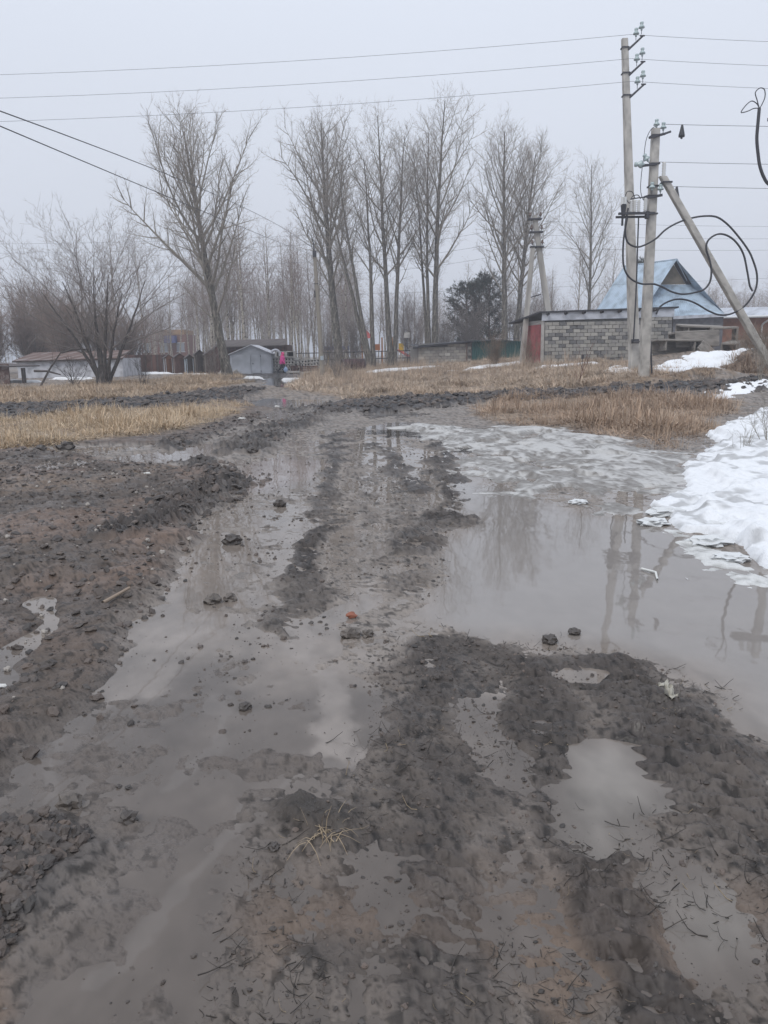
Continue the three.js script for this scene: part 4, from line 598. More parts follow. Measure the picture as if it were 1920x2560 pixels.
{ // braced pole with disconnector, insulators and a strut
  const bx = 9.18, by = 0.50, bz = -28, P = concretePole('shorter concrete pole with switchgear and a slanting brace', [bx, by, bz], [9.20, 8.66, bz], 0.34, 0.25), t = P.t, L = (x, y, z = bz) => [x - bx, y - by, z - bz];
  for (const y of [8.44, 7.56, 6.86, 6.55, 5.98]) { const q = (y - by + 0.4) / 8.56, c = P.at(q); clampRing(t, c, P.w(q)); }
  mesh('crossarm', [box(0.55, 0.07, 0.07, ...L(9.2, 8.40, bz + 0.18), 0, 0, 0.22), box(0.4, 0.06, 0.06, ...L(9.45, 8.46, bz + 0.18), 0, 0, 0.3)], MAT.steel, t); insulator(t, ...L(9.22, 8.72), 1.2); insulator(t, ...L(9.45, 8.62), 1.2);
  mesh('crossarm', [box(0.5, 0.07, 0.07, ...L(8.98, 7.50, bz + 0.18), 0, 0, 0.1)], MAT.steel, t); insulator(t, ...L(8.78, 7.52, bz + 0.2), 1.5, MAT.glassIns, 1.57); insulator(t, ...L(8.93, 7.62, bz + 0.2), 1.3, MAT.glassIns, 0.6);
  mesh('crossarm', [box(0.62, 0.08, 0.07, ...L(9.15, 6.50, bz + 0.2), 0, 0, 0.16)], MAT.steel, t); insulator(t, ...L(9.10, 6.72, bz + 0.22), 1.2); insulator(t, ...L(9.38, 6.66, bz + 0.22), 1.2);
  { // switch platform
    const sw = mesh('switch_frame', [box(1.2, 0.07, 0.12, ...L(8.62, 5.98, bz + 0.22)), box(1.2, 0.07, 0.06, ...L(8.62, 5.92, bz - 0.1)), box(0.10, 0.22, 0.2, ...L(8.98, 5.92, bz + 0.2))], MAT.steel, t);
    for (const [x, y, s] of [[8.42, 6.0, 1], [8.55, 6.0, 1], [8.68, 6.0, 1], [8.9, 6.02, 1.1]]) { const pr = []; for (let k = 0; k < 13; k++) pr.push(new THREE.Vector2((k % 2 ? 0.035 : 0.062) * s, 0.03 * k * s)); mesh('ribbed_insulator', new THREE.LatheGeometry([new THREE.Vector2(0.001, 0), ...pr, new THREE.Vector2(0.001, 0.4 * s)], 12).translate(...L(x, y + 0.02, bz + 0.22)), MAT.porcelain, sw); }
    mesh('switch_blade', [rod(L(8.4, 6.44, bz + 0.22), L(8.92, 6.50, bz + 0.22), 0.02), rod(L(8.85, 6.50, bz + 0.22), L(9.05, 6.56, bz + 0.22), 0.025)], MAT.steel, sw);
    mesh('cable_head', [new THREE.CylinderGeometry(0.10, 0.05, 0.45, 10).translate(...L(8.18, 6.05, bz + 0.2)), new THREE.CylinderGeometry(0.035, 0.04, 0.28, 8).translate(...L(8.16, 5.74, bz + 0.2))], MAT.cable, sw);
    for (const k of [-0.05, 0.05]) mesh('head_insulator', new THREE.CylinderGeometry(0.045, 0.06, 0.26, 10).translate(...L(8.18 + k, 6.38, bz + 0.2)), MAT.porcelain, sw);
    mesh('jumper', [tube([8.2, 6.5, bz + 0.2, 8.3, 6.68, bz + 0.2, 8.45, 6.66, bz + 0.2, 8.55, 6.45, bz + 0.2].map((v, i) => v - [bx, by, bz][i % 3]), 0.014), tube([8.25, 6.45, bz + 0.2, 8.36, 6.3, bz + 0.25, 8.46, 6.52, bz + 0.2, 8.64, 6.56, bz + 0.2, 8.74, 6.44, bz + 0.2].map((v, i) => v - [bx, by, bz][i % 3]), 0.014)], MAT.cable, sw);
  }
  mesh('jumper', tube(LINE.jumper1.map((v, i) => v - [bx, by, bz][i % 3] + (i % 3 === 2 ? 0.2 : 0)), 0.012, 50), MAT.wire, t);
  mesh('earthing_pipe', tube(LINE.ground2.map((v, i) => v - [bx, by, bz][i % 3] + (i % 3 === 2 ? 0.16 : 0)), 0.03, 20), MAT.cable, t);
  const S = concretePole('slanting concrete brace propping the shorter pole', [13.75, 1.0, -27.9], [9.42, 7.12, -27.75], 0.30, 0.24, 'brace_pole'); clampRing(S.t, S.at(0.97), 0.27);
}
solo('power_cable', tube(LINE.loopLong.map((v, i) => i % 3 === 2 ? v + 0.45 : v), 0.032, 160), MAT.cable, 'long black cable looping widely beneath the switchgear and past the brace', 'cable', 'spare cable loops on the braced pole');
solo('power_cable', tube(LINE.loopShort.map((v, i) => i % 3 === 2 ? v + 0.9 : v), 0.032, 160), MAT.cable, 'shorter black cable looping inside the wider one', 'cable', 'spare cable loops on the braced pole');
solo('conduit', tube(LINE.riserLink, 0.035, 20), MAT.cable, 'black conduit bridging low between the two concrete poles', 'conduit');
{ // line pole just outside the picture: its cable head, and the platform seen mirrored in the puddle
  const P = concretePole('concrete pole at the right edge carrying a cable head and platform', [13.35, 0.8, -26.6], [13.2, 9.4, -26.6], 0.32, 0.24), t = P.t, D = [13.35, 0.8, -26.6], l = a => a.map((v, i) => v - D[i % 3]);
  mesh('cable_tail', [tube(l(LINE.endCable), 0.05, 60)], MAT.cable, t); for (const a of [LINE.endLoopA, LINE.endLoopB]) mesh('cable_core', tube(l(a), 0.016, 60), MAT.cable, t);
  mesh('platform', [box(1.3, 0.10, 0.5, -0.45, 7.72, 0.2), box(1.0, 0.06, 0.06, -0.5, 7.55, 0.2, 0, 0, 0.5)], MAT.steel, t);
  for (const k of [-0.78, -0.5, -0.2]) { const pr = []; for (let i = 0; i < 11; i++) pr.push(new THREE.Vector2(i % 2 ? 0.05 : 0.09, 0.04 * i)); mesh('ribbed_insulator', new THREE.LatheGeometry([new THREE.Vector2(0.001, 0), ...pr, new THREE.Vector2(0.001, 0.44)], 12).translate(k, 7.78, 0.2), MAT.porcelain, t); }
  insulator(t, -0.5, 3.0, 0.15, 1.3, MAT.brownPorcelain); mesh('bracket', box(0.75, 0.05, 0.05, -0.3, 2.85, 0.15), MAT.steel, t);
}
{ // paired poles (A-frame)
  const t = thing('paired_pole', 'A-shaped pair of concrete poles in front of the red shed door', 'pole', [8.55, 0.75, -47], 0, 'concrete power poles');
  const leg = (a, b, w0, w1) => { const g = new THREE.CylinderGeometry(w1 * 0.72, w0 * 0.72, 1, 4, 6); g.rotateY(Math.PI / 4); const A = V(...a), B = V(...b), d = B.clone().sub(A); g.scale(1, d.length(), 1); g.applyQuaternion(new THREE.Quaternion().setFromUnitVectors(V(0, 1, 0), d.clone().normalize())); g.translate(...A.lerp(B, 0.5).toArray()); const h = g.toNonIndexed(); h.computeVertexNormals(); return mesh('leg', h, MAT.poleConc, t); };
  leg([-0.35, -0.4, 0], [0.18, 6.6, 0.1], 0.30, 0.22); leg([1.80, -0.4, -0.3], [0.25, 8.3, 0], 0.34, 0.25);
  for (const [y, x] of [[8.1, 0.27], [7.4, 0.36], [6.6, 0.42]]) { mesh('crossarm', box(0.75, 0.08, 0.4, x, y, 0.05), MAT.steel, t); insulator(t, x - 0.28, y + 0.15, 0.1, 1.1, MAT.brownPorcelain); insulator(t, x + 0.3, y + 0.15, 0.1, 1.1, MAT.brownPorcelain); }
  mesh('tie_bar', rod([0.0, 3.8, 0.1], [0.72, 4.0, 0], 0.03), MAT.steel, t);
}
{ // wooden line pole on the left
  const t = thing('wooden_pole', 'thin grey line pole leaning left beside the stacked slabs', 'pole', [-3.70, 0.2, -50], 0), c = [0.02, 0, 0], top = [-0.26, 7.9, 0];
  mesh('shaft', rod([0.02, -0.3, 0], [-0.24, 7.45, 0], 0.155, 0.11, 10), BARK.poplarLimb, t); mesh('bracket', [rod([-0.24, 7.2, 0.1], [-0.28, 8.0, 0.1], 0.035), box(0.22, 0.35, 0.22, -0.24, 7.35, 0.05)], MAT.steel, t); mesh('hook', rod([-0.28, 8.0, 0.1], [-0.34, 8.2, 0.1], 0.02), MAT.steel, t); mesh('crossarm', box(0.3, 0.04, 0.05, -0.2, 5.6, 0.1), MAT.steel, t); mesh('bracket', box(0.05, 0.4, 0.06, -0.30, 5.0, 0.1), MAT.steel, t); mesh('notice_plate', box(0.2, 0.25, 0.02, 0.02, 1.15, 0.17), MAT.paleBlue, t);
}
function wire(a, b, sag, r, label, group) { const p = []; for (let k = 0; k <= 16; k++) { const t = k / 16; p.push(V(mix(a[0], b[0], t), mix(a[1], b[1], t) - sag * 4 * t * (1 - t), mix(a[2], b[2], t))); } solo('overhead_wire', new Tubes().add(p, p.map(() => r), 5).geo(), MAT.wire, label, 'wire', group); }
const g1 = 'high wires on the tallest pole', names = ['topmost', 'middle', 'lowest'];
[[9.96, 13.58, -33.8, 12.9, 14.4], [10.02, 12.72, -33.8, 12.02, 13.4], [10.1, 11.9, -33.8, 11.1, 12.55]].forEach(([x, y, z, yl, yr], i) => { wire([x, y, z], [-34, yl + 0.35, -35.5], 0.55, 0.0065, `${names[i]} of three wires running left from the tallest pole`, g1); wire([x, y, z], [30, y - 0.75, -33.2], 0.25, 0.0065, `${names[i]} of three wires running right from the tallest pole`, g1); });
[[9.45, 8.78, 'topmost'], [9.26, 7.62, 'middle'], [9.38, 6.86, 'lowest']].forEach(([x, y, n]) => wire([x, y, -27.95], [26, y - 0.35, -27.4], 0.12, 0.0075, `${n} of three wires running right from the braced pole`, 'wires on the braced pole'));
wire([-3.98, 7.85, -49.9], [-4.62, 4.40, -9.6], -0.35, 0.008, 'upper wire sweeping from the upper left edge to the leaning pole', 'wires to the leaning pole'); wire([-3.98, 7.45, -49.9], [-4.72, 4.30, -9.6], 0.05, 0.008, 'lower wire sweeping from the upper left edge to the leaning pole', 'wires to the leaning pole');
[[9.2, 9.15], [8.65, 8.6], [7.75, 7.6]].forEach(([a, b], i) => wire([-40, a, -52], [-3.9, b - 0.5, -50], 0.35, 0.006, `${names[i]} of the distant wires left of the leaning pole`, 'distant wires'));
[[8.3, 8.75, 8.6], [7.6, 8.0, 8.0], [6.9, 7.3, 7.45]].forEach(([a, b, c], i) => { wire([-3.9, a - 0.6, -50], [9.0, b, -47], 0.3, 0.006, `${names[i]} of the distant wires between leaning pole and paired poles`, 'distant wires'); wire([9.3, b, -47], [38, c, -49], 0.3, 0.006, `${names[i]} of the distant wires right of the paired poles`, 'distant wires'); });
wire([-3.9, 5.1, -50], [40, 6.3, -52], 0.1, 0.006, 'low distant wire crossing in front of the blue roof', 'distant wires');
for (const [x, y, z, l] of [[10.05, 8.56, -27.95, 'dark cone hanging from the top wire of the braced pole'], [9.98, 6.64, -27.95, 'dark cone hanging from the lowest wire of the braced pole']]) solo('line_marker', new THREE.LatheGeometry([[0.001, 0.2], [0.03, 0.2], [0.1, -0.12], [0.1, -0.18], [0.04, -0.18], [0.03, -0.24], [0.001, -0.24]].map(a => new THREE.Vector2(...a)), 12).translate(x, y, z), MAT.cable, l, 'marker', 'line arresters');
{ const pr = []; for (let i = 0; i < 12; i++) pr.push(new THREE.Vector2(i % 2 ? 0.05 : 0.07, -0.045 * i)); solo('line_arrester', new THREE.LatheGeometry([new THREE.Vector2(0.001, 0.02), ...pr, new THREE.Vector2(0.001, -0.52)], 12).translate(9.52, 7.60, -27.95), MAT.porcelain, 'pale ribbed tube hanging from the middle wire of the braced pole', 'arrester', 'line arresters'); }

// ---------------------------------------------------------------- right: block shed, house, brick building
{
  const t = thing('block_shed', 'grey block shed with red metal door and flat dark roof', 'shed', [0, 0, 0]), b = 0.70, A = [9.12, -45], B = [16.4, -45.4], C = [8.45, -48.8], D = [16.2, -50];
  const mats = [[0.33, 0.315, 0.29], [0.29, 0.275, 0.26], [0.40, 0.38, 0.345], [0.20, 0.195, 0.19], [0.145, 0.142, 0.142], [0.31, 0.295, 0.27], [0.34, 0.32, 0.29]].map(c => M(...c, 0.95, { bumpMap: T.mudBump, bumpScale: 0.01 }));
  mesh('wall', faces([[[A[0] + 0.06, b - 0.3, A[1] - 0.11], [B[0], b - 0.3, B[1] - 0.11], [B[0], 3.3, B[1] - 0.11], [A[0] + 0.06, 3.2, A[1] - 0.11]], [[C[0], b - 0.3, C[1]], [A[0] - 0.05, b - 0.3, A[1]], [A[0] - 0.05, 3.2, A[1]], [C[0], 2.9, C[1]]], [[B[0], b - 0.3, B[1]], [D[0], b - 0.3, D[1]], [D[0], 3.3, D[1]], [B[0], 3.3, B[1]]]]), MAT.mortar, t);
  blockWall(t, A, B, 3.2, 3.3, b, 0.40, 0.2, mats, 61);
  mesh('door', new THREE.BoxGeometry(0.08, 2.25, 2.7).rotateY(0.175).translate(8.74, 1.88, -46.75), MAT.redDoor, t);
  mesh('lintel', new THREE.BoxGeometry(0.10, 0.22, 3.7).rotateY(0.175).translate(8.72, 3.11, -46.9), MAT.slab, t); mesh('corner_post', box(0.16, 2.6, 0.16, 9.02, 1.9, -45.05), MAT.slab, t);
  mesh('fascia', faces([[[A[0] - 0.2, 3.18, A[1] + 0.13], [B[0], 3.31, B[1] + 0.13], [B[0], 3.76, B[1] + 0.13], [A[0] - 0.2, 3.60, A[1] + 0.13]]], 0.0), MAT.fascia, t);
  mesh('roof', faces([[[A[0] - 0.35, 3.68, A[1] + 0.22], [B[0] + 0.2, 3.84, B[1] + 0.22], [D[0], 3.7, D[1]], [C[0] - 0.7, 3.25, C[1] - 0.3]]], 0.09), MAT.darkRoof, t);
  for (let i = 0; i < 7; i++) mesh('rafter', rod([9.25 + i * 1.0, 3.53 + i * 0.023, -44.72], [9.2 + i * 1.0, 3.50 + i * 0.023, -46], 0.07), MAT.darkWood, t);
}
{
  const t = thing('blue_roof_house', 'house with pale blue metal roof and small triangular gable', 'house', [0, 0, 0]), FL = [16.9, 3.55, -53], FR = [22.5, 3.72, -53], GL = [18.64, 5.78, -55], GR = [20.87, 5.75, -55], AP = [19.74, 7.36, -54.6], RB = [17.45, 7.36, -58.4], BL = [14.9, 3.55, -57.6], RR = [21.5, 7.3, -60], BR = [24.5, 3.7, -60];
  mesh('front_wall', box(5.8, 3.2, 0.3, 19.6, 2.0, -53.3), MAT.greyRender, t); mesh('side_wall', faces([[[17, 0.5, -53.3], [15.2, 0.5, -57.5], [15.2, 3.6, -57.5], [17, 3.6, -53.3]]]), MAT.greyRender, t);
  const r = mesh('roof', [ribbed(FL, FR, GR, GL, 34, 0.03), ribbed(BL, FL, AP, RB, 26, 0.03), faces([[FL, GL, AP]]), faces([[FR, BR, RR, AP, GR]])], MAT.blueRoof, t);
  mesh('rake_trim', [rod(AP, GR, 0.07), rod(AP, [18.55, 5.7, -54.9], 0.05), rod(AP, RB, 0.06), rod(RB, BL, 0.06)], MAT.blueRoof, r); mesh('eave_board', [box(5.8, 0.2, 0.06, 19.7, 3.55, -52.93, 0, 0, 0.03)], MAT.fascia, r);
  mesh('gable_panel', faces([[[18.85, 5.80, -55.15], [20.65, 5.80, -55.15], [19.74, 7.1, -55.15]]]), MAT.gablet, t);
  mesh('gable_soffit', faces([[[20.87, 5.75, -54.7], [19.74, 7.34, -54.6], [19.74, 7.15, -55.16], [20.7, 5.75, -55.16]]]), MAT.darkRoof, t);
}
{
  const t = thing('brick_building', 'long low red-brown brick building with white eaves at the right', 'building', [0, 0, 0]);
  mesh('wall', box(14, 3.4, 0.3, 26.4, 2.0, -56.6), MAT.brickRed, t); mesh('side_wall', box(0.3, 3.4, 3, 19.55, 2.0, -58), MAT.brickRed, t);
  const r = mesh('roof', faces([[[18.9, 3.66, -56.0], [34, 3.78, -56.0], [34, 4.6, -62], [18.9, 4.5, -62]]], 0.08), MAT.fascia, t); mesh('eave_gutter', [rod([18.8, 3.56, -55.95], [34, 3.70, -55.95], 0.09)], MAT.white, r);
  for (const [x, y] of [[20.25, 3.5], [26.9, 3.55]]) mesh('downpipe', tube([x, y, -55.95, x - 0.05, y - 0.15, -56.0, x - 0.3, y - 0.45, -56.35, x - 0.32, y - 0.8, -56.38, x - 0.32, 0.6, -56.38], 0.06, 30), MAT.white, t);
}
{ // discarded concrete trays on the spoil heap
  const tray = (label, x, y, z, L, W, H, ry, rx, rz, open) => {
    const t = thing('concrete_tray', label, 'concrete tray', [x, y, z], ry, 'discarded concrete trays on the spoil heap'); t.rotation.set(rx, ry, rz); const R = (w, h, d, px, py, pz) => new RoundedBoxGeometry(w, h, d, 2, 0.035).translate(px, py, pz);
    mesh('base_slab', R(L, 0.11, W, 0, H, 0), MAT.oldConc, t); if (!open) mesh('side_wall', R(L, H, 0.11, 0, H / 2, W / 2 - 0.06), MAT.oldConc, t); mesh('side_wall', R(L, H, 0.11, 0, H / 2, -W / 2 + 0.06), MAT.oldConc, t);
    if (open !== false) for (let i = 0; i < 2; i++) mesh('rib', R(0.1, H * 0.8, W - 0.1, L * (i - 0.5) * 0.62, H * 0.55, 0), MAT.oldConc, t);
  };
  tray('top concrete tray, tilted over the others on the spoil heap', 16.8, 2.05, -42.6, 2.3, 1.1, 0.62, -0.10, 0.10, -0.05, true); tray('front concrete tray resting on edge in the heap', 16.15, 1.55, -41.6, 2.3, 1.0, 0.78, 0.06, -0.10, 0.03);
  tray('right concrete tray seen end on with dark hollows', 17.75, 1.45, -41.9, 1.1, 1.3, 1.10, 1.35, 0, 0.05, false); tray('low concrete tray half buried behind the poles', 15.05, 1.30, -41, 2.4, 1.1, 0.62, 0.05, -0.05, -0.03, true); tray('sunken tray tipped at the foot of the concrete heap', 16.2, 1.05, -40.6, 1.2, 0.9, 0.5, 0.1, -0.2, -0.75); tray('square concrete tray at the right end of the heap', 18.1, 1.05, -41.2, 1.1, 0.9, 0.75, 0.7, 0.05, 0.12, false);
}

// ---------------------------------------------------------------- middle distance
{
  const t = thing('low_block_shed', 'low pale block shed with wavy roofing felt beneath the poplars', 'shed', [0, 0, 0]), mats = [[0.34, 0.32, 0.295], [0.44, 0.42, 0.385], [0.28, 0.26, 0.24], [0.36, 0.335, 0.30]].map(c => M(...c, 0.95, { bumpMap: T.mudBump, bumpScale: 0.01 })), b = 0.45;
  mesh('wall', [box(3.75, 2.0, 0.2, 4.55, b + 0.75, -58.2)], MAT.mortar, t); mesh('side_wall', faces([[[2.7, b, -58.1], [2.2, b, -61], [2.2, 2.0, -61], [2.7, 2.0, -58.1]], [[6.45, b, -58.1], [6.45, b, -61], [6.45, 2.3, -61], [6.45, 2.4, -58.1]]]), MAT.mortar, t); blockWall(t, [2.68, -58.05], [6.42, -58.05], 2.0, 2.28, b, 0.42, 0.215, mats, 71);
  const g = ribbed([2.35, 2.05, -57.6], [9.9, 2.46, -57.6], [9.9, 2.5, -61], [2.2, 2.2, -61], 34, 0.03); mesh('roof', [g, faces([[[2.3, 2.0, -57.62], [6.6, 2.38, -57.62], [6.6, 2.36, -58.2], [2.3, 1.96, -58.2]]], 0.1)], MAT.darkRoof, t); mesh('post', rod([6.15, 0.6, -57.85], [6.15, 2.3, -57.85], 0.05), MAT.rustRoof, t);
}
{
  const t = thing('green_fence', 'dark green profiled metal fence right of the low block shed', 'fence', [0, 0, 0]);
  for (let i = 0; i < 3; i++) { const x = 6.55 + i * 1.22; mesh('panel', ribbed([x, 0.5, -58.0], [x + 1.18, 0.5, -58.0], [x + 1.18, 2.36 - (i === 2 ? 0.12 : 0), -58.0], [x, 2.36, -58.0], 7, 0.035), MAT.greenMetal, t); mesh('post', box(0.06, 2.0, 0.06, x, 1.35, -58.1), MAT.steel, t); }
}
{ // playground behind the railing
  const t = thing('playground_tower', 'colourful wooden playground tower with red roof and orange panels', 'playground', [0, 0, 0]), c = (r, g, b) => M(r, g, b, 0.6), z = -80; const y = Y(-0.8, z);
  for (const x of [-1.9, -0.9, 0.1, 1.1]) mesh('post', box(0.16, 2.7, 0.16, x, y + 1.3, z), c(0.35, 0.16, 0.06), t); mesh('roof', new THREE.ConeGeometry(0.9, 0.8, 4).rotateY(0.785).translate(-1.4, y + 3.0, z), c(0.45, 0.06, 0.05), t);
  mesh('panel', box(0.6, 0.6, 0.08, -0.4, y + 1.7, z + 0.1), c(0.42, 0.15, 0.05), t); mesh('panel', box(0.5, 0.9, 0.08, 2.0, y + 1.6, z + 0.1), c(0.65, 0.42, 0.03), t); mesh('slide', box(0.5, 0.08, 2.2, 2.5, y + 0.9, z + 0.6, 0.9, 0.5), c(0.45, 0.07, 0.06), t); mesh('panel', box(0.25, 0.8, 0.08, 1.35, y + 1.5, z + 0.1), c(0.5, 0.07, 0.05), t);
  const v = thing('playground_shelter', 'small playground shelter with blue roof left of the stumped poplar', 'shelter', [0, 0, 0]), y2 = Y(-5, -80); for (const x of [-5.3, -4.3, -3.4]) mesh('post', box(0.12, 1.7, 0.12, x, y2 + 0.8, -80), c(0.55, 0.40, 0.05), v); mesh('roof', box(2.4, 0.35, 1.4, -4.4, y2 + 1.75, -80), c(0.06, 0.11, 0.36), v);
  const f = thing('railing', 'thin dark metal railing along the playground', 'fence', [0, 0, 0]); for (const h of [1.35, 0.75]) mesh('rail', rod([-9, 0.35 + h, -70], [4, 0.45 + h, -69], 0.035), MAT.steel, f); for (let x = -9; x <= 4; x += 0.45) mesh('baluster', rod([x, 0.3, -70 + (x + 9) / 13], [x, 1.75, -70 + (x + 9) / 13], 0.018, 0.018, 4), MAT.steel, f);
  const s = thing('scrap_tank', 'dark red rusty tank lying in the weeds below the stumped poplar', 'tank', [-2.0, 0.75, -57], 0.3); mesh('drum', new THREE.CylinderGeometry(0.48, 0.48, 1.6, 18).rotateZ(1.57).toNonIndexed(), M(0.075, 0.022, 0.022, 0.7, { map: T.rust }), s); mesh('rim', [new THREE.TorusGeometry(0.48, 0.03, 6, 18).rotateY(1.57).translate(0.8, 0, 0), new THREE.TorusGeometry(0.48, 0.03, 6, 18).rotateY(1.57).translate(-0.8, 0, 0)], MAT.steel, s);
  const q = thing('notice_board', 'small white board on a post beside the playground', 'sign', [2.0, Y(2, -62), -62]); mesh('post', rod([0, 0, 0], [0, 2.4, 0], 0.04), MAT.steel, q); mesh('board', box(0.45, 0.4, 0.04, 0, 2.3, 0.05), MAT.slab, q);
}
{ // grey metal garage
  const t = thing('metal_garage', 'pale grey gabled metal garage with a wicket door', 'garage', [-9.28, 0.24, -57], 0.04), w = 1.45, e = 1.46, r = 2.06, D = 5;
  mesh('front_wall', faces([[[-w, -0.1, 0], [w, -0.1, 0], [w, e, 0], [0.1, r, 0], [-w, e, 0]]]), MAT.greyPaint, t); mesh('side_wall', faces([[[w, -0.1, 0], [w, -0.1, -D], [w, e, -D], [w, e, 0]], [[-w, -0.1, -D], [-w, -0.1, 0], [-w, e, 0], [-w, e, -D]], [[w, -0.1, -D], [-w, -0.1, -D], [-w, e, -D], [0.1, r, -D], [w, e, -D]]]), MAT.greyPaint, t);
  mesh('roof', faces([[[-w - 0.16, e - 0.02, 0.18], [0.1, r + 0.05, 0.18], [0.1, r + 0.05, -D - 0.1], [-w - 0.16, e - 0.02, -D - 0.1]], [[0.1, r + 0.05, 0.18], [w + 0.1, e + 0.02, 0.18], [w + 0.1, e + 0.02, -D - 0.1], [0.1, r + 0.05, -D - 0.1]]], 0.05), MAT.whitewash, t);
  const g = mesh('gate', [box(1.28, 1.42, 0.035, -0.66, 0.70, 0.025), box(0.66, 1.42, 0.035, 1.06, 0.70, 0.025)], MAT.greyPaint, t); const d = mesh('wicket_door', box(0.62, 1.28, 0.045, 0.40, 0.76, 0.03), MAT.greyPaint, t); mesh('handle', box(0.14, 0.03, 0.05, 0.16, 0.78, 0.07), MAT.steel, d); for (const y of [1.3, 0.25]) mesh('hinge', box(0.05, 0.07, 0.04, 0.72, y, 0.06), MAT.steel, d);
  solo('metal_hood', new THREE.TorusGeometry(0.32, 0.09, 8, 16, Math.PI).rotateZ(-0.35).translate(-7.55, 1.62, -57.4), MAT.whitewash, 'white curved metal hood beside the garage roof', 'scrap');
}
{ // long brown shed behind
  const t = thing('long_shed', 'long brown plank shed with dull felt roof behind the grey garage', 'shed', [0, 0, 0]), z = -68;
  mesh('wall', box(5.6, 2.4, 0.2, -10.9, 1.25, z), MAT.brownWood, t); mesh('end_wall', box(0.2, 2.4, 4, -8.05, 1.25, z - 2), MAT.brownWood, t); for (let i = 0; i < 9; i++) mesh('batten', box(0.10, 2.0, 0.06, -13.4 + i * 0.62, 1.4, z + 0.13), i % 3 ? MAT.darkWood : MAT.greyWood, t);
  mesh('roof', faces([[[-14, 2.36, z + 0.5], [-8.0, 2.42, z + 0.5], [-8.2, 3.0, z - 2.2], [-14, 2.95, z - 2.2]]], 0.08), MAT.felt, t);
}
{ // row of narrow gabled sheds
  const m = [[MAT.orangeWood, 'narrow shed with orange-brown front, first from the left'], [MAT.brownWood, 'narrow grey-brown shed, second from the left'], [MAT.darkWood, 'narrow shed with pale blue side, third from the left'], [MAT.darkWood, 'narrow charcoal shed with pale side boards and sharp gable, fourth in the row'], [MAT.brownWood, 'narrow brown shed with peaked hood, fifth in the row'], [MAT.brownWood, 'tallest narrow brown shed, half hidden by the spreading poplar']], side = [MAT.greyPaint, MAT.brownWood, MAT.paleBlue, MAT.greyWood, MAT.greyWood, MAT.brownWood];
  [[-16.4, -62, 0.78, 1.35, 0.45], [-15.3, -61, 0.8, 1.45, 0.42], [-14.35, -60.2, 0.75, 1.4, 0.36], [-13.35, -59.2, 0.8, 1.75, 0.34], [-12.3, -58, 0.85, 1.75, 0.32], [-11.6, -57.4, 0.7, 2.15, 0.3]].forEach(([x, z, w, h, y], i) => {
    const t = thing('narrow_shed', m[i][1], 'shed', [x, y - 0.05, z], 0.35, 'row of narrow gabled sheds'), W = w * 0.42, D = 1.0, e = h * 0.86;
    mesh('front_wall', faces([[[-W, -0.1, 0], [W, -0.1, 0], [W, e, 0], [0, h, 0], [-W, e, 0]]], 0), m[i][0], t); mesh('side_wall', faces([[[W, -0.1, 0], [W, -0.1, -D], [W, e, -D], [W, e, 0]], [[-W, -0.1, -D], [-W, -0.1, 0], [-W, e, 0], [-W, e, -D]], [[W, -0.1, -D], [-W, -0.1, -D], [-W, e, -D], [0, h, -D], [W, e, -D]]]), side[i], t);
    mesh('roof', faces([[[-W - 0.08, e - 0.05, 0.1], [0, h + 0.04, 0.1], [0, h + 0.04, -D - 0.1], [-W - 0.08, e - 0.05, -D - 0.1]], [[0, h + 0.04, 0.1], [W + 0.08, e - 0.05, 0.1], [W + 0.08, e - 0.05, -D - 0.1], [0, h + 0.04, -D - 0.1]]], 0.04), MAT.felt, t); const d = mesh('door', box(W * 1.3, e * 0.9, 0.04, 0, e * 0.46, 0.03), m[i][0], t); mesh('door_frame', [box(0.05, e * 0.95, 0.06, -W * 0.72, e * 0.46, 0.04), box(0.05, e * 0.95, 0.06, W * 0.72, e * 0.46, 0.04)], side[i], d);
  });
}
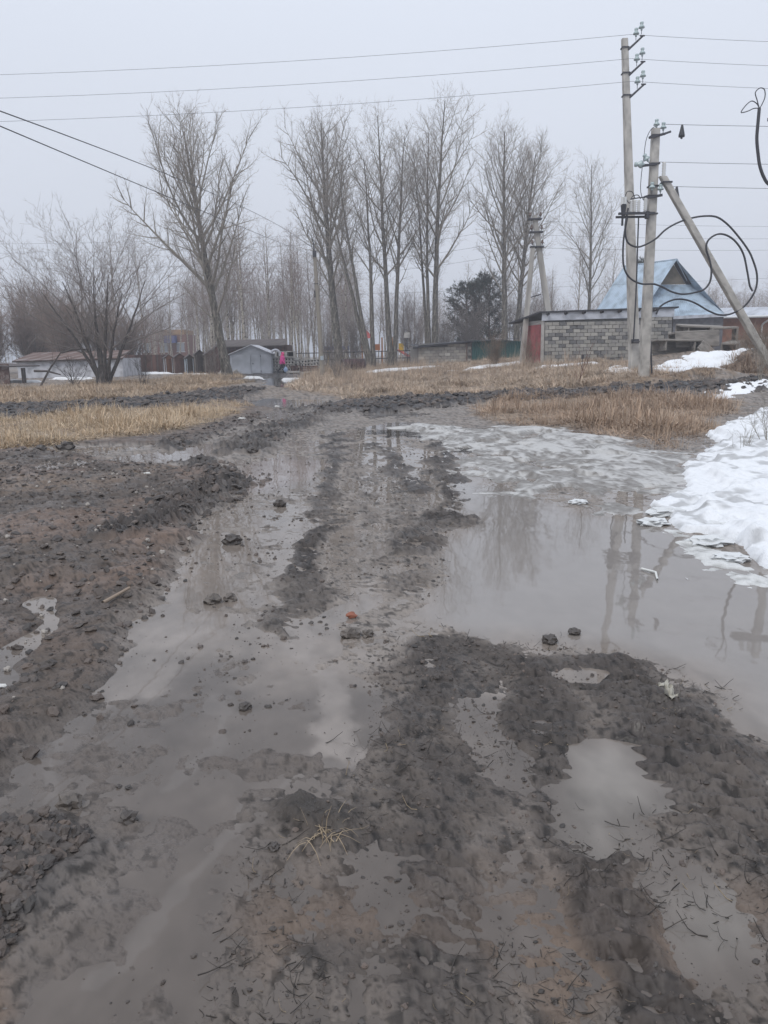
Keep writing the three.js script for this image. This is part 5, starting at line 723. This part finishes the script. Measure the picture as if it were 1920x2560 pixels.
{ // whitewashed garage and rusty shed at the left
  const t = thing('whitewashed_garage', 'long whitewashed garage with rusty peeling roof at the left', 'garage', [0, 0, 0]), z = -55; mesh('wall', box(7.2, 1.9, 0.2, -21.3, 0.62, z), MAT.whitewash, t); mesh('end_wall', box(0.2, 1.9, 4, -24.8, 0.62, z - 2.1), MAT.whitewash, t); mesh('end_wall', box(0.2, 1.9, 4, -17.8, 0.62, z - 2.1), MAT.whitewash, t);
  mesh('roof', faces([[[-25.1, 1.50, z + 0.3], [-17.6, 1.58, z + 0.3], [-17.8, 2.12, z - 2.4], [-24.8, 2.06, z - 2.4]]], 0.08), MAT.rustRoof, t); mesh('verge_board', box(7.5, 0.09, 0.05, -21.35, 1.47, z + 0.33, 0, 0, 0.01), MAT.darkWood, t);
  const s = thing('rusty_shed', 'rusty brown metal shed at the far left edge', 'shed', [0, 0, 0]); mesh('wall', box(2.6, 1.45, 0.1, -22.2, 0.62, -45), MAT.rustRoof, s); mesh('side_wall', box(0.1, 1.2, 2, -20.5, 0.5, -45.9, 0.35), MAT.darkWood, s); mesh('roof', faces([[[-23.6, 1.5, -44.7], [-20.7, 1.22, -44.7], [-20.0, 1.22, -47], [-23.2, 1.5, -47]]], 0.06), MAT.felt, s); mesh('patch', new THREE.CylinderGeometry(0.17, 0.17, 0.02, 12).rotateX(1.57).scale(1, 1.5, 1).translate(-21.25, 0.75, -44.93), MAT.rustRoof, s);
  const k = thing('brown_container', 'brown metal container behind the dark many-stemmed tree', 'container', [-19.3, 0.4, -66]); mesh('box', box(2.9, 1.4, 2, 0, 0.7, 0), MAT.brownWood, k); for (let i = 0; i < 6; i++) mesh('rib', box(0.06, 1.3, 0.05, -1.2 + i * 0.48, 0.7, 1.02), MAT.felt, k);
  const f = thing('far_brick_building', 'distant red brick building with orange roof and blue porch behind the wood', 'building', [-31, 0.8, -118]); mesh('wall', box(6.4, 4.0, 6, 0, 2, 0), M(0.22, 0.115, 0.095, 0.9), f); mesh('roof_band', box(4.4, 0.7, 6.2, 0.8, 4.3, 0), M(0.34, 0.21, 0.11, 0.8), f); for (let i = 1; i < 4; i++) { const w = mesh('window', box(1.1, 1.2, 0.1, -4.8 + i * 2.4, 2.2, 3.03), M(0.30, 0.32, 0.36, 0.3), f); mesh('window_frame', [box(1.3, 0.08, 0.14, -4.8 + i * 2.4, 2.84, 3.04), box(1.3, 0.08, 0.14, -4.8 + i * 2.4, 1.56, 3.04), box(0.08, 1.2, 0.14, -4.8 + i * 2.4, 2.2, 3.06)], MAT.white, w); } mesh('porch', box(1.5, 1.0, 1.4, 1.2, 3.3, 3.7), M(0.10, 0.12, 0.30, 0.7), f);
}
{ // stacked hollow floor slabs
  const H = 0.21, W = 1.75, shape = new THREE.Shape(); shape.moveTo(-W / 2, 0); shape.lineTo(W / 2, 0); shape.lineTo(W / 2 - 0.03, H); shape.lineTo(-W / 2 + 0.03, H); for (let i = 0; i < 7; i++) { const p = new THREE.Path(); p.absarc(-W / 2 + 0.19 + i * 0.228, H / 2, 0.068, 0, Math.PI * 2, true); shape.holes.push(p); }
  const g = new THREE.ExtrudeGeometry(shape, { depth: 3.2, bevelEnabled: false, curveSegments: 6 }); g.translate(0, 0, -3.2); const r = rng(3);
  for (let i = 0; i < 5; i++) { const t = thing('hollow_slab', ['lowest', 'second lowest', 'middle', 'second highest', 'topmost'][i] + ' hollow concrete slab in the stack beside the grey garage', 'concrete slab', [-7.15 + (r() - 0.5) * 0.07, 0.20 + i * 0.245, -58.4 + (r() - 0.5) * 0.1], (r() - 0.5) * 0.03, 'stacked hollow slabs'); mesh('slab', g, MAT.slab, t); mesh('spacer', [box(0.12, 0.035, 0.3, -0.6, -0.018, -0.3), box(0.12, 0.035, 0.3, 0.6, -0.018, -0.3)], MAT.darkWood, t); }
  for (let i = 0; i < 3; i++) { const t = thing('hollow_slab', ['lowest', 'middle', 'topmost'][i] + ' hollow concrete slab in the right-hand tilted stack', 'concrete slab', [-5.32 + i * 0.02, 0.52 + i * 0.245, -58.5], 0.02, 'stacked hollow slabs'); t.rotation.z = 0.06; mesh('slab', g, MAT.slab, t); mesh('spacer', [box(0.12, 0.035, 0.3, -0.6, -0.018, -0.3), box(0.12, 0.035, 0.3, 0.6, -0.018, -0.3)], MAT.darkWood, t); }
  for (const [x, n] of [[-7.35, 'left'], [-6.62, 'right']]) { const t = thing('concrete_box', `${n} of two square concrete frames on top of the slab stack`, 'concrete frame', [x, 1.42, -58.3], 0, 'square concrete frames'); mesh('frame', [box(0.7, 0.07, 0.9, 0, 0.40, -0.45), box(0.7, 0.06, 0.9, 0, 0.03, -0.45), box(0.14, 0.32, 0.9, -0.28, 0.215, -0.45), box(0.10, 0.32, 0.9, 0.30, 0.215, -0.45)], MAT.slab, t); mesh('back_plate', box(0.5, 0.32, 0.05, 0.0, 0.215, -0.88), MAT.darkWood, t); }
  const p = thing('rusty_sheet', 'dark red rusty sheet leaning on the slab stack behind the child', 'metal sheet', [-6.25, 0.28, -57.6], 0.1); mesh('sheet', box(0.55, 0.55, 0.05, 0, 0.28, 0, 0, -0.15), M(0.085, 0.035, 0.03, 0.8, { map: T.rust }), p); mesh('lath', box(0.12, 0.75, 0.05, 0.42, 0.36, 0.02, 0, 0, 0.05), MAT.greyWood, p);
  const q = thing('wooden_pallet', 'brown timber pallets lying below the tilted slab stack', 'pallet', [-5.2, 0.50, -57.5], 0.03); for (let i = 0; i < 4; i++) mesh('board', box(1.3, 0.09, 0.06, 0, -0.12 + i * 0.12, 0), MAT.brownWood, q); for (const x of [-0.55, 0, 0.55]) mesh('block', box(0.1, 0.42, 0.16, x, 0.05, -0.1), MAT.brownWood, q);
  solo('loose_slab', new RoundedBoxGeometry(1.6, 0.16, 0.7, 1, 0.02).rotateZ(0.04).translate(-5.35, 0.30, -57.0), MAT.slab, 'long pale slab lying on the ground behind the child', 'concrete slab'); const s = thing('bench_slab', 'short slab on dark blocks right of the child', 'concrete slab', [-6.02, 0.17, -54.8]); mesh('slab', new RoundedBoxGeometry(0.92, 0.13, 0.6, 1, 0.02).translate(0, 0.25, 0), MAT.slab, s); mesh('block', box(0.62, 0.24, 0.4, 0.05, 0.09, 0), MAT.darkWood, s);
  const c = thing('concrete_scrap', 'broken pale concrete lump at the left foot of the grey garage', 'concrete', [-10.9, 0.15, -55.5], 0.2); mesh('lump', new THREE.DodecahedronGeometry(0.4, 0).scale(1.3, 0.75, 0.8).translate(0, 0.22, 0), MAT.slab, c); mesh('plate', box(0.5, 0.5, 0.09, 0.75, 0.2, 0.1, 0.3, 0.3, 0.5), MAT.slab, c);
}
{ // child walking to the right: a body with a jacket, hood, trousers and boots over it
  const cap = (p, a, b, ra, rb) => { const bx = b[0] - a[0], by = b[1] - a[1], bz = b[2] - a[2], px = p[0] - a[0], py = p[1] - a[1], pz = p[2] - a[2]; let t = (px * bx + py * by + pz * bz) / (bx * bx + by * by + bz * bz); t = t < 0 ? 0 : t > 1 ? 1 : t; return Math.hypot(px - bx * t, py - by * t, pz - bz * t) - mix(ra, rb, t); };
  const sm = (a, b, k) => { const h = cl(0.5 + 0.5 * (b - a) / k); return mix(b, a, h) - k * h * (1 - h); };
  const S = { hipL: [0, 0.70, -0.08], hipR: [0, 0.70, 0.08], kneeF: [0.13, 0.40, -0.08], footF: [0.10, 0.06, -0.08], kneeB: [-0.06, 0.40, 0.08], footB: [-0.30, 0.12, 0.08], neck: [0.04, 1.13, 0], head: [0.09, 1.30, 0], shL: [0.03, 1.06, -0.15], elL: [0.03, 0.82, -0.20], haL: [0.17, 0.64, -0.2], shR: [0.03, 1.06, 0.15], elR: [0.00, 0.82, 0.21], haR: [0.16, 0.66, 0.22] };
  const skin = p => { let d = cap(p, S.head, [0.10, 1.34, 0], 0.088, 0.092); d = sm(d, cap(p, S.neck, S.head, 0.05, 0.05), 0.03); d = sm(d, cap(p, [0.19, 1.29, 0], [0.195, 1.28, 0], 0.016, 0.014), 0.02); d = sm(d, cap(p, [0.02, 0.75, 0], S.neck, 0.12, 0.10), 0.05); for (const [a, b, c] of [[S.hipL, S.kneeF, S.footF], [S.hipR, S.kneeB, S.footB]]) { d = sm(d, cap(p, a, b, 0.08, 0.06), 0.04); d = sm(d, cap(p, b, c, 0.055, 0.04), 0.03); } for (const [a, b, c] of [[S.shL, S.elL, S.haL], [S.shR, S.elR, S.haR]]) { d = sm(d, cap(p, a, b, 0.045, 0.038), 0.03); d = sm(d, cap(p, b, c, 0.036, 0.025), 0.02); d = sm(d, cap(p, c, [c[0] + 0.03, c[1] - 0.06, c[2]], 0.028, 0.018), 0.015); } return d; };
  const jacket = p => { let d = cap(p, [-0.01, 0.70, 0], [0.02, 1.03, 0], 0.19, 0.165); for (const [a, b, c] of [[S.shL, S.elL, S.haL], [S.shR, S.elR, S.haR]]) { d = sm(d, cap(p, a, b, 0.075, 0.07), 0.05); d = sm(d, cap(p, b, [mix(b[0], c[0], 0.9), mix(b[1], c[1], 0.9), c[2]], 0.066, 0.052), 0.03); } d = Math.max(d, 0.60 - p[1]); return d; };
  const hood = p => { let d = cap(p, [0.06, 1.30, 0], [0.07, 1.34, 0], 0.125, 0.118); d = sm(d, cap(p, [-0.02, 1.14, 0], [0.04, 1.2, 0], 0.11, 0.10), 0.05); return Math.max(d, p[0] - 0.135); };
  const trousers = p => { let d = cap(p, [0, 0.72, -0.03], [0, 0.72, 0.03], 0.13, 0.13); for (const [a, b, c] of [[S.hipL, S.kneeF, S.footF], [S.hipR, S.kneeB, S.footB]]) { d = sm(d, cap(p, a, b, 0.10, 0.078), 0.04); d = sm(d, cap(p, b, [c[0], c[1] + 0.06, c[2]], 0.074, 0.066), 0.03); } return d; };
  const boots = p => Math.min(cap(p, [0.10, 0.055, -0.08], [0.22, 0.045, -0.08], 0.06, 0.045), cap(p, [0.10, 0.16, -0.08], [0.10, 0.06, -0.08], 0.065, 0.06), cap(p, [-0.32, 0.11, 0.08], [-0.24, 0.03, 0.08], 0.06, 0.045), cap(p, [-0.29, 0.2, 0.08], [-0.31, 0.11, 0.08], 0.065, 0.06));
  const skinned = (fn, res) => { const mc = new MarchingCubes(res, new THREE.MeshBasicMaterial(), false, false, 200000); mc.isolation = 0; const h = 0.76; let k = 0; for (let z = 0; z < res; z++) for (let y = 0; y < res; y++) for (let x = 0; x < res; x++) mc.field[k++] = -fn([(x / res * 2 - 1) * h, (y / res * 2 - 1) * h + 0.72, (z / res * 2 - 1) * h]); mc.update(); const n = mc.count, g = new THREE.BufferGeometry(), P = new Float32Array(mc.positionArray.slice(0, n * 3)); for (let i = 0; i < n; i++) { P[3 * i] *= h; P[3 * i + 1] = P[3 * i + 1] * h + 0.72; P[3 * i + 2] *= h; } g.setAttribute('position', new THREE.BufferAttribute(P, 3)); g.setAttribute('normal', new THREE.BufferAttribute(new Float32Array(mc.normalArray.slice(0, n * 3)), 3)); return g; };
  const t = thing('person', 'child in a bright pink hooded jacket walking right with a blue bag', 'person', [-6.93, Y(-6.93, -56.2) + 0.02, -56.2], 0.1); const b = mesh('body', skinned(skin, 70), M(0.50, 0.32, 0.25, 0.6), t);
  const pink = M(0.66, 0.055, 0.27, 0.7); mesh('jacket', skinned(jacket, 70), pink, t); mesh('hood', skinned(hood, 70), M(0.72, 0.06, 0.22, 0.7), t); mesh('trousers', skinned(trousers, 70), M(0.018, 0.017, 0.022, 0.85), t); mesh('boots', skinned(boots, 70), M(0.014, 0.013, 0.014, 0.6), t);
  const bag = thing('carrier_bag', 'pale blue carrier bag in the hand of the child', 'bag', [-6.70, Y(-6.93, -56.2) + 0.26, -56.0], 0.1); const bg = new THREE.SphereGeometry(0.17, 16, 12); { const p = bg.attributes.position; for (let i = 0; i < p.count; i++) { const y = p.getY(i); p.setXYZ(i, p.getX(i) * (1 - 0.45 * ss(0, 0.17, y)) * 0.9, y * 1.15, p.getZ(i) * 0.45); } bg.computeVertexNormals(); } mesh('sack', bg, M(0.32, 0.42, 0.60, 0.5), bag); mesh('handle', new THREE.TorusGeometry(0.05, 0.008, 6, 12, Math.PI).translate(0, 0.19, 0), M(0.4, 0.5, 0.65, 0.5), bag);
}
{ // small marker in the weeds
  const t = thing('marker_post', 'thin metal stake with a small dark plate in the weeds', 'marker', [7.75, Y(7.75, -31), -31]); mesh('stake', rod([0, 0, 0], [0.02, 0.75, 0], 0.014), MAT.steel, t); mesh('plate', box(0.1, 0.15, 0.02, 0.02, 0.78, 0.01), MAT.steel, t);
  const f = thing('tyre_edging', 'white-painted bent edging at the far right behind the spoil heap', 'edging', [21.2, 1.2, -44]); for (let i = 0; i < 12; i++) mesh('stone', new RoundedBoxGeometry(0.16, 0.12, 0.1, 1, 0.03).rotateZ(-0.6 + i * 0.11).translate(-1 + i * 0.17, 0.55 + 0.28 * Math.sin(i / 11 * 3.1) - (i > 9 ? (i - 9) * 0.1 : 0), 0), MAT.white, f);
}

// ---------------------------------------------------------------- small things on the near ground
function lumpGeo(seed, n = 1) { const r = rng(seed), g = new THREE.IcosahedronGeometry(1, n), p = g.attributes.position, c = {}; for (let i = 0; i < p.count; i++) { const k = [p.getX(i), p.getY(i), p.getZ(i)].map(v => v.toFixed(2)).join(); c[k] ??= 0.7 + 0.6 * r(); p.setXYZ(i, p.getX(i) * c[k], p.getY(i) * c[k] * 0.72, p.getZ(i) * c[k]); } g.computeVertexNormals(); return g; }
const rest = (x, d) => Math.max(land(x, d), d < 16 ? 0 : -9);
{
  const r = rng(55), out = [[], [], []];
  const sow = (n, fx, size, ok) => { for (let i = 0; i < n; i++) { const [x, d] = fx(), s = size(); if (ok && !ok(x, d)) continue; out[i % 3].push([x, rest(x, d) + s * 0.25, -d, r() * 6.28, r() * 0.6, r() * 0.6, [s * (0.9 + 0.6 * r()), s * (0.45 + 0.4 * r()), s * (0.7 + 0.6 * r())]]); } };
  const inB = (k, m = 0) => (x, d) => inside(k, x, d) > m, pick = k => () => [mix(bb[k][0], bb[k][1], r()), mix(bb[k][2], bb[k][3], r())];
  sow(22000, pick('bank'), () => 0.003 + 0.028 * r() ** 8, inB('bank', -0.05)); sow(3500, pick('bankLow'), () => 0.004 + 0.02 * r() ** 3, inB('bankLow'));
  sow(4200, pick('silt'), () => 0.002 + 0.014 * r() ** 7, (x, d) => inside('silt', x, d) > -0.1 && vn(x * 3.3, d * 2.6) + 0.6 * vn(x * 9, d * 9) > 0.15);
  sow(6500, () => [mix(-0.9, 1.3, r()), 3.4 + 11 * r() ** 1.6], () => 0.002 + 0.012 * r() ** 6, (x, d) => vn(x * 2.6, d * 1.9) + 0.7 * vn(x * 8, d * 8) > 0.25 && inside('puddleRight', x, d) < 0.05);
  sow(9000, pick('darkMud'), () => 0.0012 + 0.008 * r() ** 7, (x, d) => inside('darkMud', x, d) > 0 && inside('puddleNear', x, d) < 0 && inside('puddleCorner', x, d) < 0);
  sow(3500, pick('soilLeft'), () => 0.03 + 0.07 * r() ** 2, inB('soilLeft', -0.4)); sow(5000, pick('trackDark'), () => 0.03 + 0.07 * r() ** 2, inB('trackDark', -0.4)); sow(1300, () => { const k = ['curveInner', 'curveOuter', 'hook'][Math.floor(r() * 3)], p = TRACKS[k], i = 2 * Math.floor(r() * (p.length / 2 - 1)), t = r(); return [mix(p[i], p[i + 2], t) + (r() - 0.5) * 0.9, mix(p[i + 1], p[i + 3], t) + (r() - 0.5) * 1.2]; }, () => 0.012 + 0.04 * r() ** 3);
  const c = new THREE.Color(); out.forEach((l, i) => instanced('mud_crumbs', lumpGeo(900 + i), M(1, 1, 1, 0.6), l, ['scattered dark crumbs of wet earth on the track and banks', 'small clods strewn over the muddy ground', 'loose lumps of soil thrown up beside the ruts'][i], 'soil crumbs', () => { const t = 0.55 + 0.9 * r(), b = r(); return c.setRGB(mix(0.052, 0.085, b) * t, mix(0.045, 0.064, b) * t, mix(0.041, 0.052, b) * t); }));
  const st = []; for (let i = 0; i < 420; i++) { const x = mix(-6, -1.2, r()), d = mix(2.6, 13, r()); if (inside('bank', x, d) < 0) continue; const s = 0.006 + 0.022 * r() ** 4; st.push([x, rest(x, d) + s * 0.4, -d, r() * 6, r(), r(), s]); } instanced('pebbles', lumpGeo(940), M(0.30, 0.27, 0.24, 0.7), st, 'pale pebbles dotted over the brown bank', 'pebbles');
}
{ // straw and rootlets
  const r = rng(66), g = [0, 1, 2].map(i => { const p = bough(rng(70 + i), V(-0.5, 0, 0), V(1, 0, 0), 1, 4, 0.9, 0); return new Tubes().add(p, p.map((_, k) => 0.022 * (1 - 0.5 * k / 4)), 3).geo(); }), out = [[], [], []];
  for (let i = 0; i < 17000; i++) { const x = mix(-0.45, 1.7, r()), d = 1.35 + 6.5 * r() ** 1.8; if (inside('darkMud', x, d) < -0.1 && r() > 0.13) continue; if (inside('puddleNear', x, d) > 0.05 && r() > 0.05) continue; if (inside('puddleRight', x, d) > 0.1) continue; if (inside('silt', x, d) > 0.25) continue; if (vn(x * 2.5, d * 2.5) + 0.6 * vn(x * 7, d * 7) < 0.5 * r() - 0.05) continue; const L = 0.012 + 0.095 * r() ** 3; out[i % 3].push([x, rest(x, d) + 0.004, -d, r() * 6.28, (r() - 0.5) * 0.5, (r() - 0.5) * 0.5, [L, L * 0.9, L]]); }
  const c = new THREE.Color(); out.forEach((l, i) => instanced('straw_litter', g[i], M(1, 1, 1, 0.7), l, ['dark rootlets and straw trodden into the middle mud', 'twig fragments lying in the foreground mud', 'scraps of dead stalks over the dark mud'][i], 'plant litter', () => { const k = r(); return k > 0.93 ? c.setRGB(0.26, 0.20, 0.13) : c.setRGB(0.05 * (0.6 + k), 0.042 * (0.6 + k), 0.036 * (0.6 + k)); }));
}
solo('straw_tuft', tufts.mat.clone().scale(0.3, 0.3, 0.3).translate(-0.21, rest(-0.21, 2.24) + 0.01, -2.24), M(0.30, 0.23, 0.15, 0.85), 'small tuft of dead straw on the dark clump in the foreground', 'straw');
const atop = (x, d, dy = 0) => [x, rest(x, d) + dy, -d];
for (const [x, d, s, m, l, n] of [[-1.10, 2.46, 0.042, 'stone', 'rounded brown stone in the wet silt at lower left', 'stone'], [-0.19, 4.06, 0.048, 'stone', 'larger brown clod standing in shallow water mid-track', 'mud_clod'], [-0.10, 4.07, 0.032, 'stone', 'smaller clod beside the larger one mid-track', 'mud_clod'], [-0.62, 3.20, 0.026, 'crumb', 'lone dark clod on the smooth silt', 'mud_clod'], [-1.08, 4.72, 0.05, 'stone', 'reddish clod at the silt edge near the left bank', 'mud_clod'], [-0.98, 4.76, 0.04, 'stone', 'second reddish clod at the silt edge', 'mud_clod'], [0.86, 3.93, 0.04, 'crumb', 'black clod at the lip of the big puddle', 'mud_clod'], [1.02, 4.05, 0.03, 'crumb', 'small black clod in the big puddle', 'mud_clod'], [-5.4, 13.4, 0.13, 'crumb', 'black lump at the end of the yellow grass', 'mud_clod'], [-5.75, 13.2, 0.10, 'crumb', 'second black lump at the left edge', 'mud_clod'], [-2.05, 12.4, 0.09, 'crumb', 'dark clod in the long narrow puddle', 'mud_clod'], [-0.86, 2.36, 0.03, 'crumb', 'flat dark clod right of the rounded stone', 'mud_clod'], [-0.36, 2.20, 0.018, 'crumb', 'small clod beside the pale silt stream', 'mud_clod'], [-1.06, 7.9, 0.06, 'crumb', 'dark clod on wet silt near the pink pool', 'mud_clod'], [-1.25, 6.3, 0.07, 'crumb', 'brown clods at the upper silt edge', 'mud_clod']])
  solo(n, lumpGeo(Math.round(x * 1000 + d * 77) >>> 0, 2).scale(s, s, s).translate(...atop(x, d, s * 0.35)), MAT[m], l, n === 'stone' ? 'stone' : 'clod');
solo('brick_fragment', lumpGeo(41, 1).scale(0.032, 0.026, 0.026).translate(...atop(-0.20, 4.38, 0.012)), M(0.24, 0.085, 0.05, 0.7), 'orange brick fragment in the shallow water mid-track', 'brick');
solo('stick', rod(atop(-1.70, 4.55, 0.02), atop(-1.61, 4.78, 0.03), 0.012, 0.009), M(0.26, 0.20, 0.15, 0.8), 'pale brown stick on the left bank', 'stick');
solo('white_stick', new Tubes().add([V(1.78, 0.012, -5.28), V(1.84, 0.016, -5.17), V(1.80, 0.010, -5.02)], [0.009, 0.009, 0.007], 6).geo(), M(0.6, 0.6, 0.57, 0.6), 'bent white stick floating in the big puddle', 'stick');
solo('paper_scrap', (() => { const g = new THREE.PlaneGeometry(0.05, 0.085, 7, 9), r = rng(8), p = g.attributes.position; for (let i = 0; i < p.count; i++) p.setXYZ(i, p.getX(i) + (r() - 0.5) * 0.012, p.getY(i), (r() - 0.5) * 0.035); g.rotateX(-1.0); g.rotateY(0.5); g.translate(...atop(1.21, 3.17, 0.02)); g.computeVertexNormals(); return g; })(), M(0.38, 0.36, 0.31, 0.7), 'crumpled pale scrap in the dark mud beside the big puddle', 'litter');
for (const [x, d, s, l] of [[-5.95, 21.4, 0.10, 'white scrap on the yellow grass near the dark soil'], [-4.85, 17.6, 0.08, 'white bottle in the yellow grass'], [-3.35, 18.9, 0.08, 'white scrap at the right end of the yellow grass'], [-2.9, 19.9, 0.05, 'tiny white scrap on the brown verge'], [-3.15, 23.8, 0.09, 'white lump beside the far track'], [2.1, 27.4, 0.09, 'white scrap before the far dry grass'], [-1.82, 3.47, 0.03, 'white chip beside the small stream'], [-5.1, 9.4, 0.06, 'pale stone on the bank at the left edge'], [-5.0, 8.1, 0.07, 'flat pale stone on the bank below the other'], [-2.9, 9.6, 0.05, 'pale stone in the middle of the left bank']])
  solo('litter_scrap', lumpGeo(Math.round(d * 991), 1).scale(s, s * 0.5, s * 0.7).translate(...atop(x, d, s * 0.25)), M(0.55, 0.54, 0.51, 0.7), l, 'litter', 'pale litter and stones');
// lumps of ice along the snow's edge
[[2.35, 6.75, 0.10, 'rounded ice lump in the water at the snow bank corner'], [2.62, 7.15, 0.12, 'ice block against the snow bank'], [1.95, 7.75, 0.07, 'small white ice lump on the slush edge'], [2.9, 6.5, 0.14, 'broad ice block leaning from the snow bank'], [2.55, 6.0, 0.12, 'ice block half in the water below the bank'], [2.5, 5.5, 0.09, 'grey ice lump floating off the bank']].forEach(([x, d, s, l], i) => solo('ice_lump', lumpGeo(970 + i, 3).scale(s * 1.3, s * 0.5, s).translate(x, 0.02, -d), M(0.58, 0.59, 0.59, 0.5), l, 'ice', 'ice lumps along the snow bank'));

renderer.render(scene, camera);
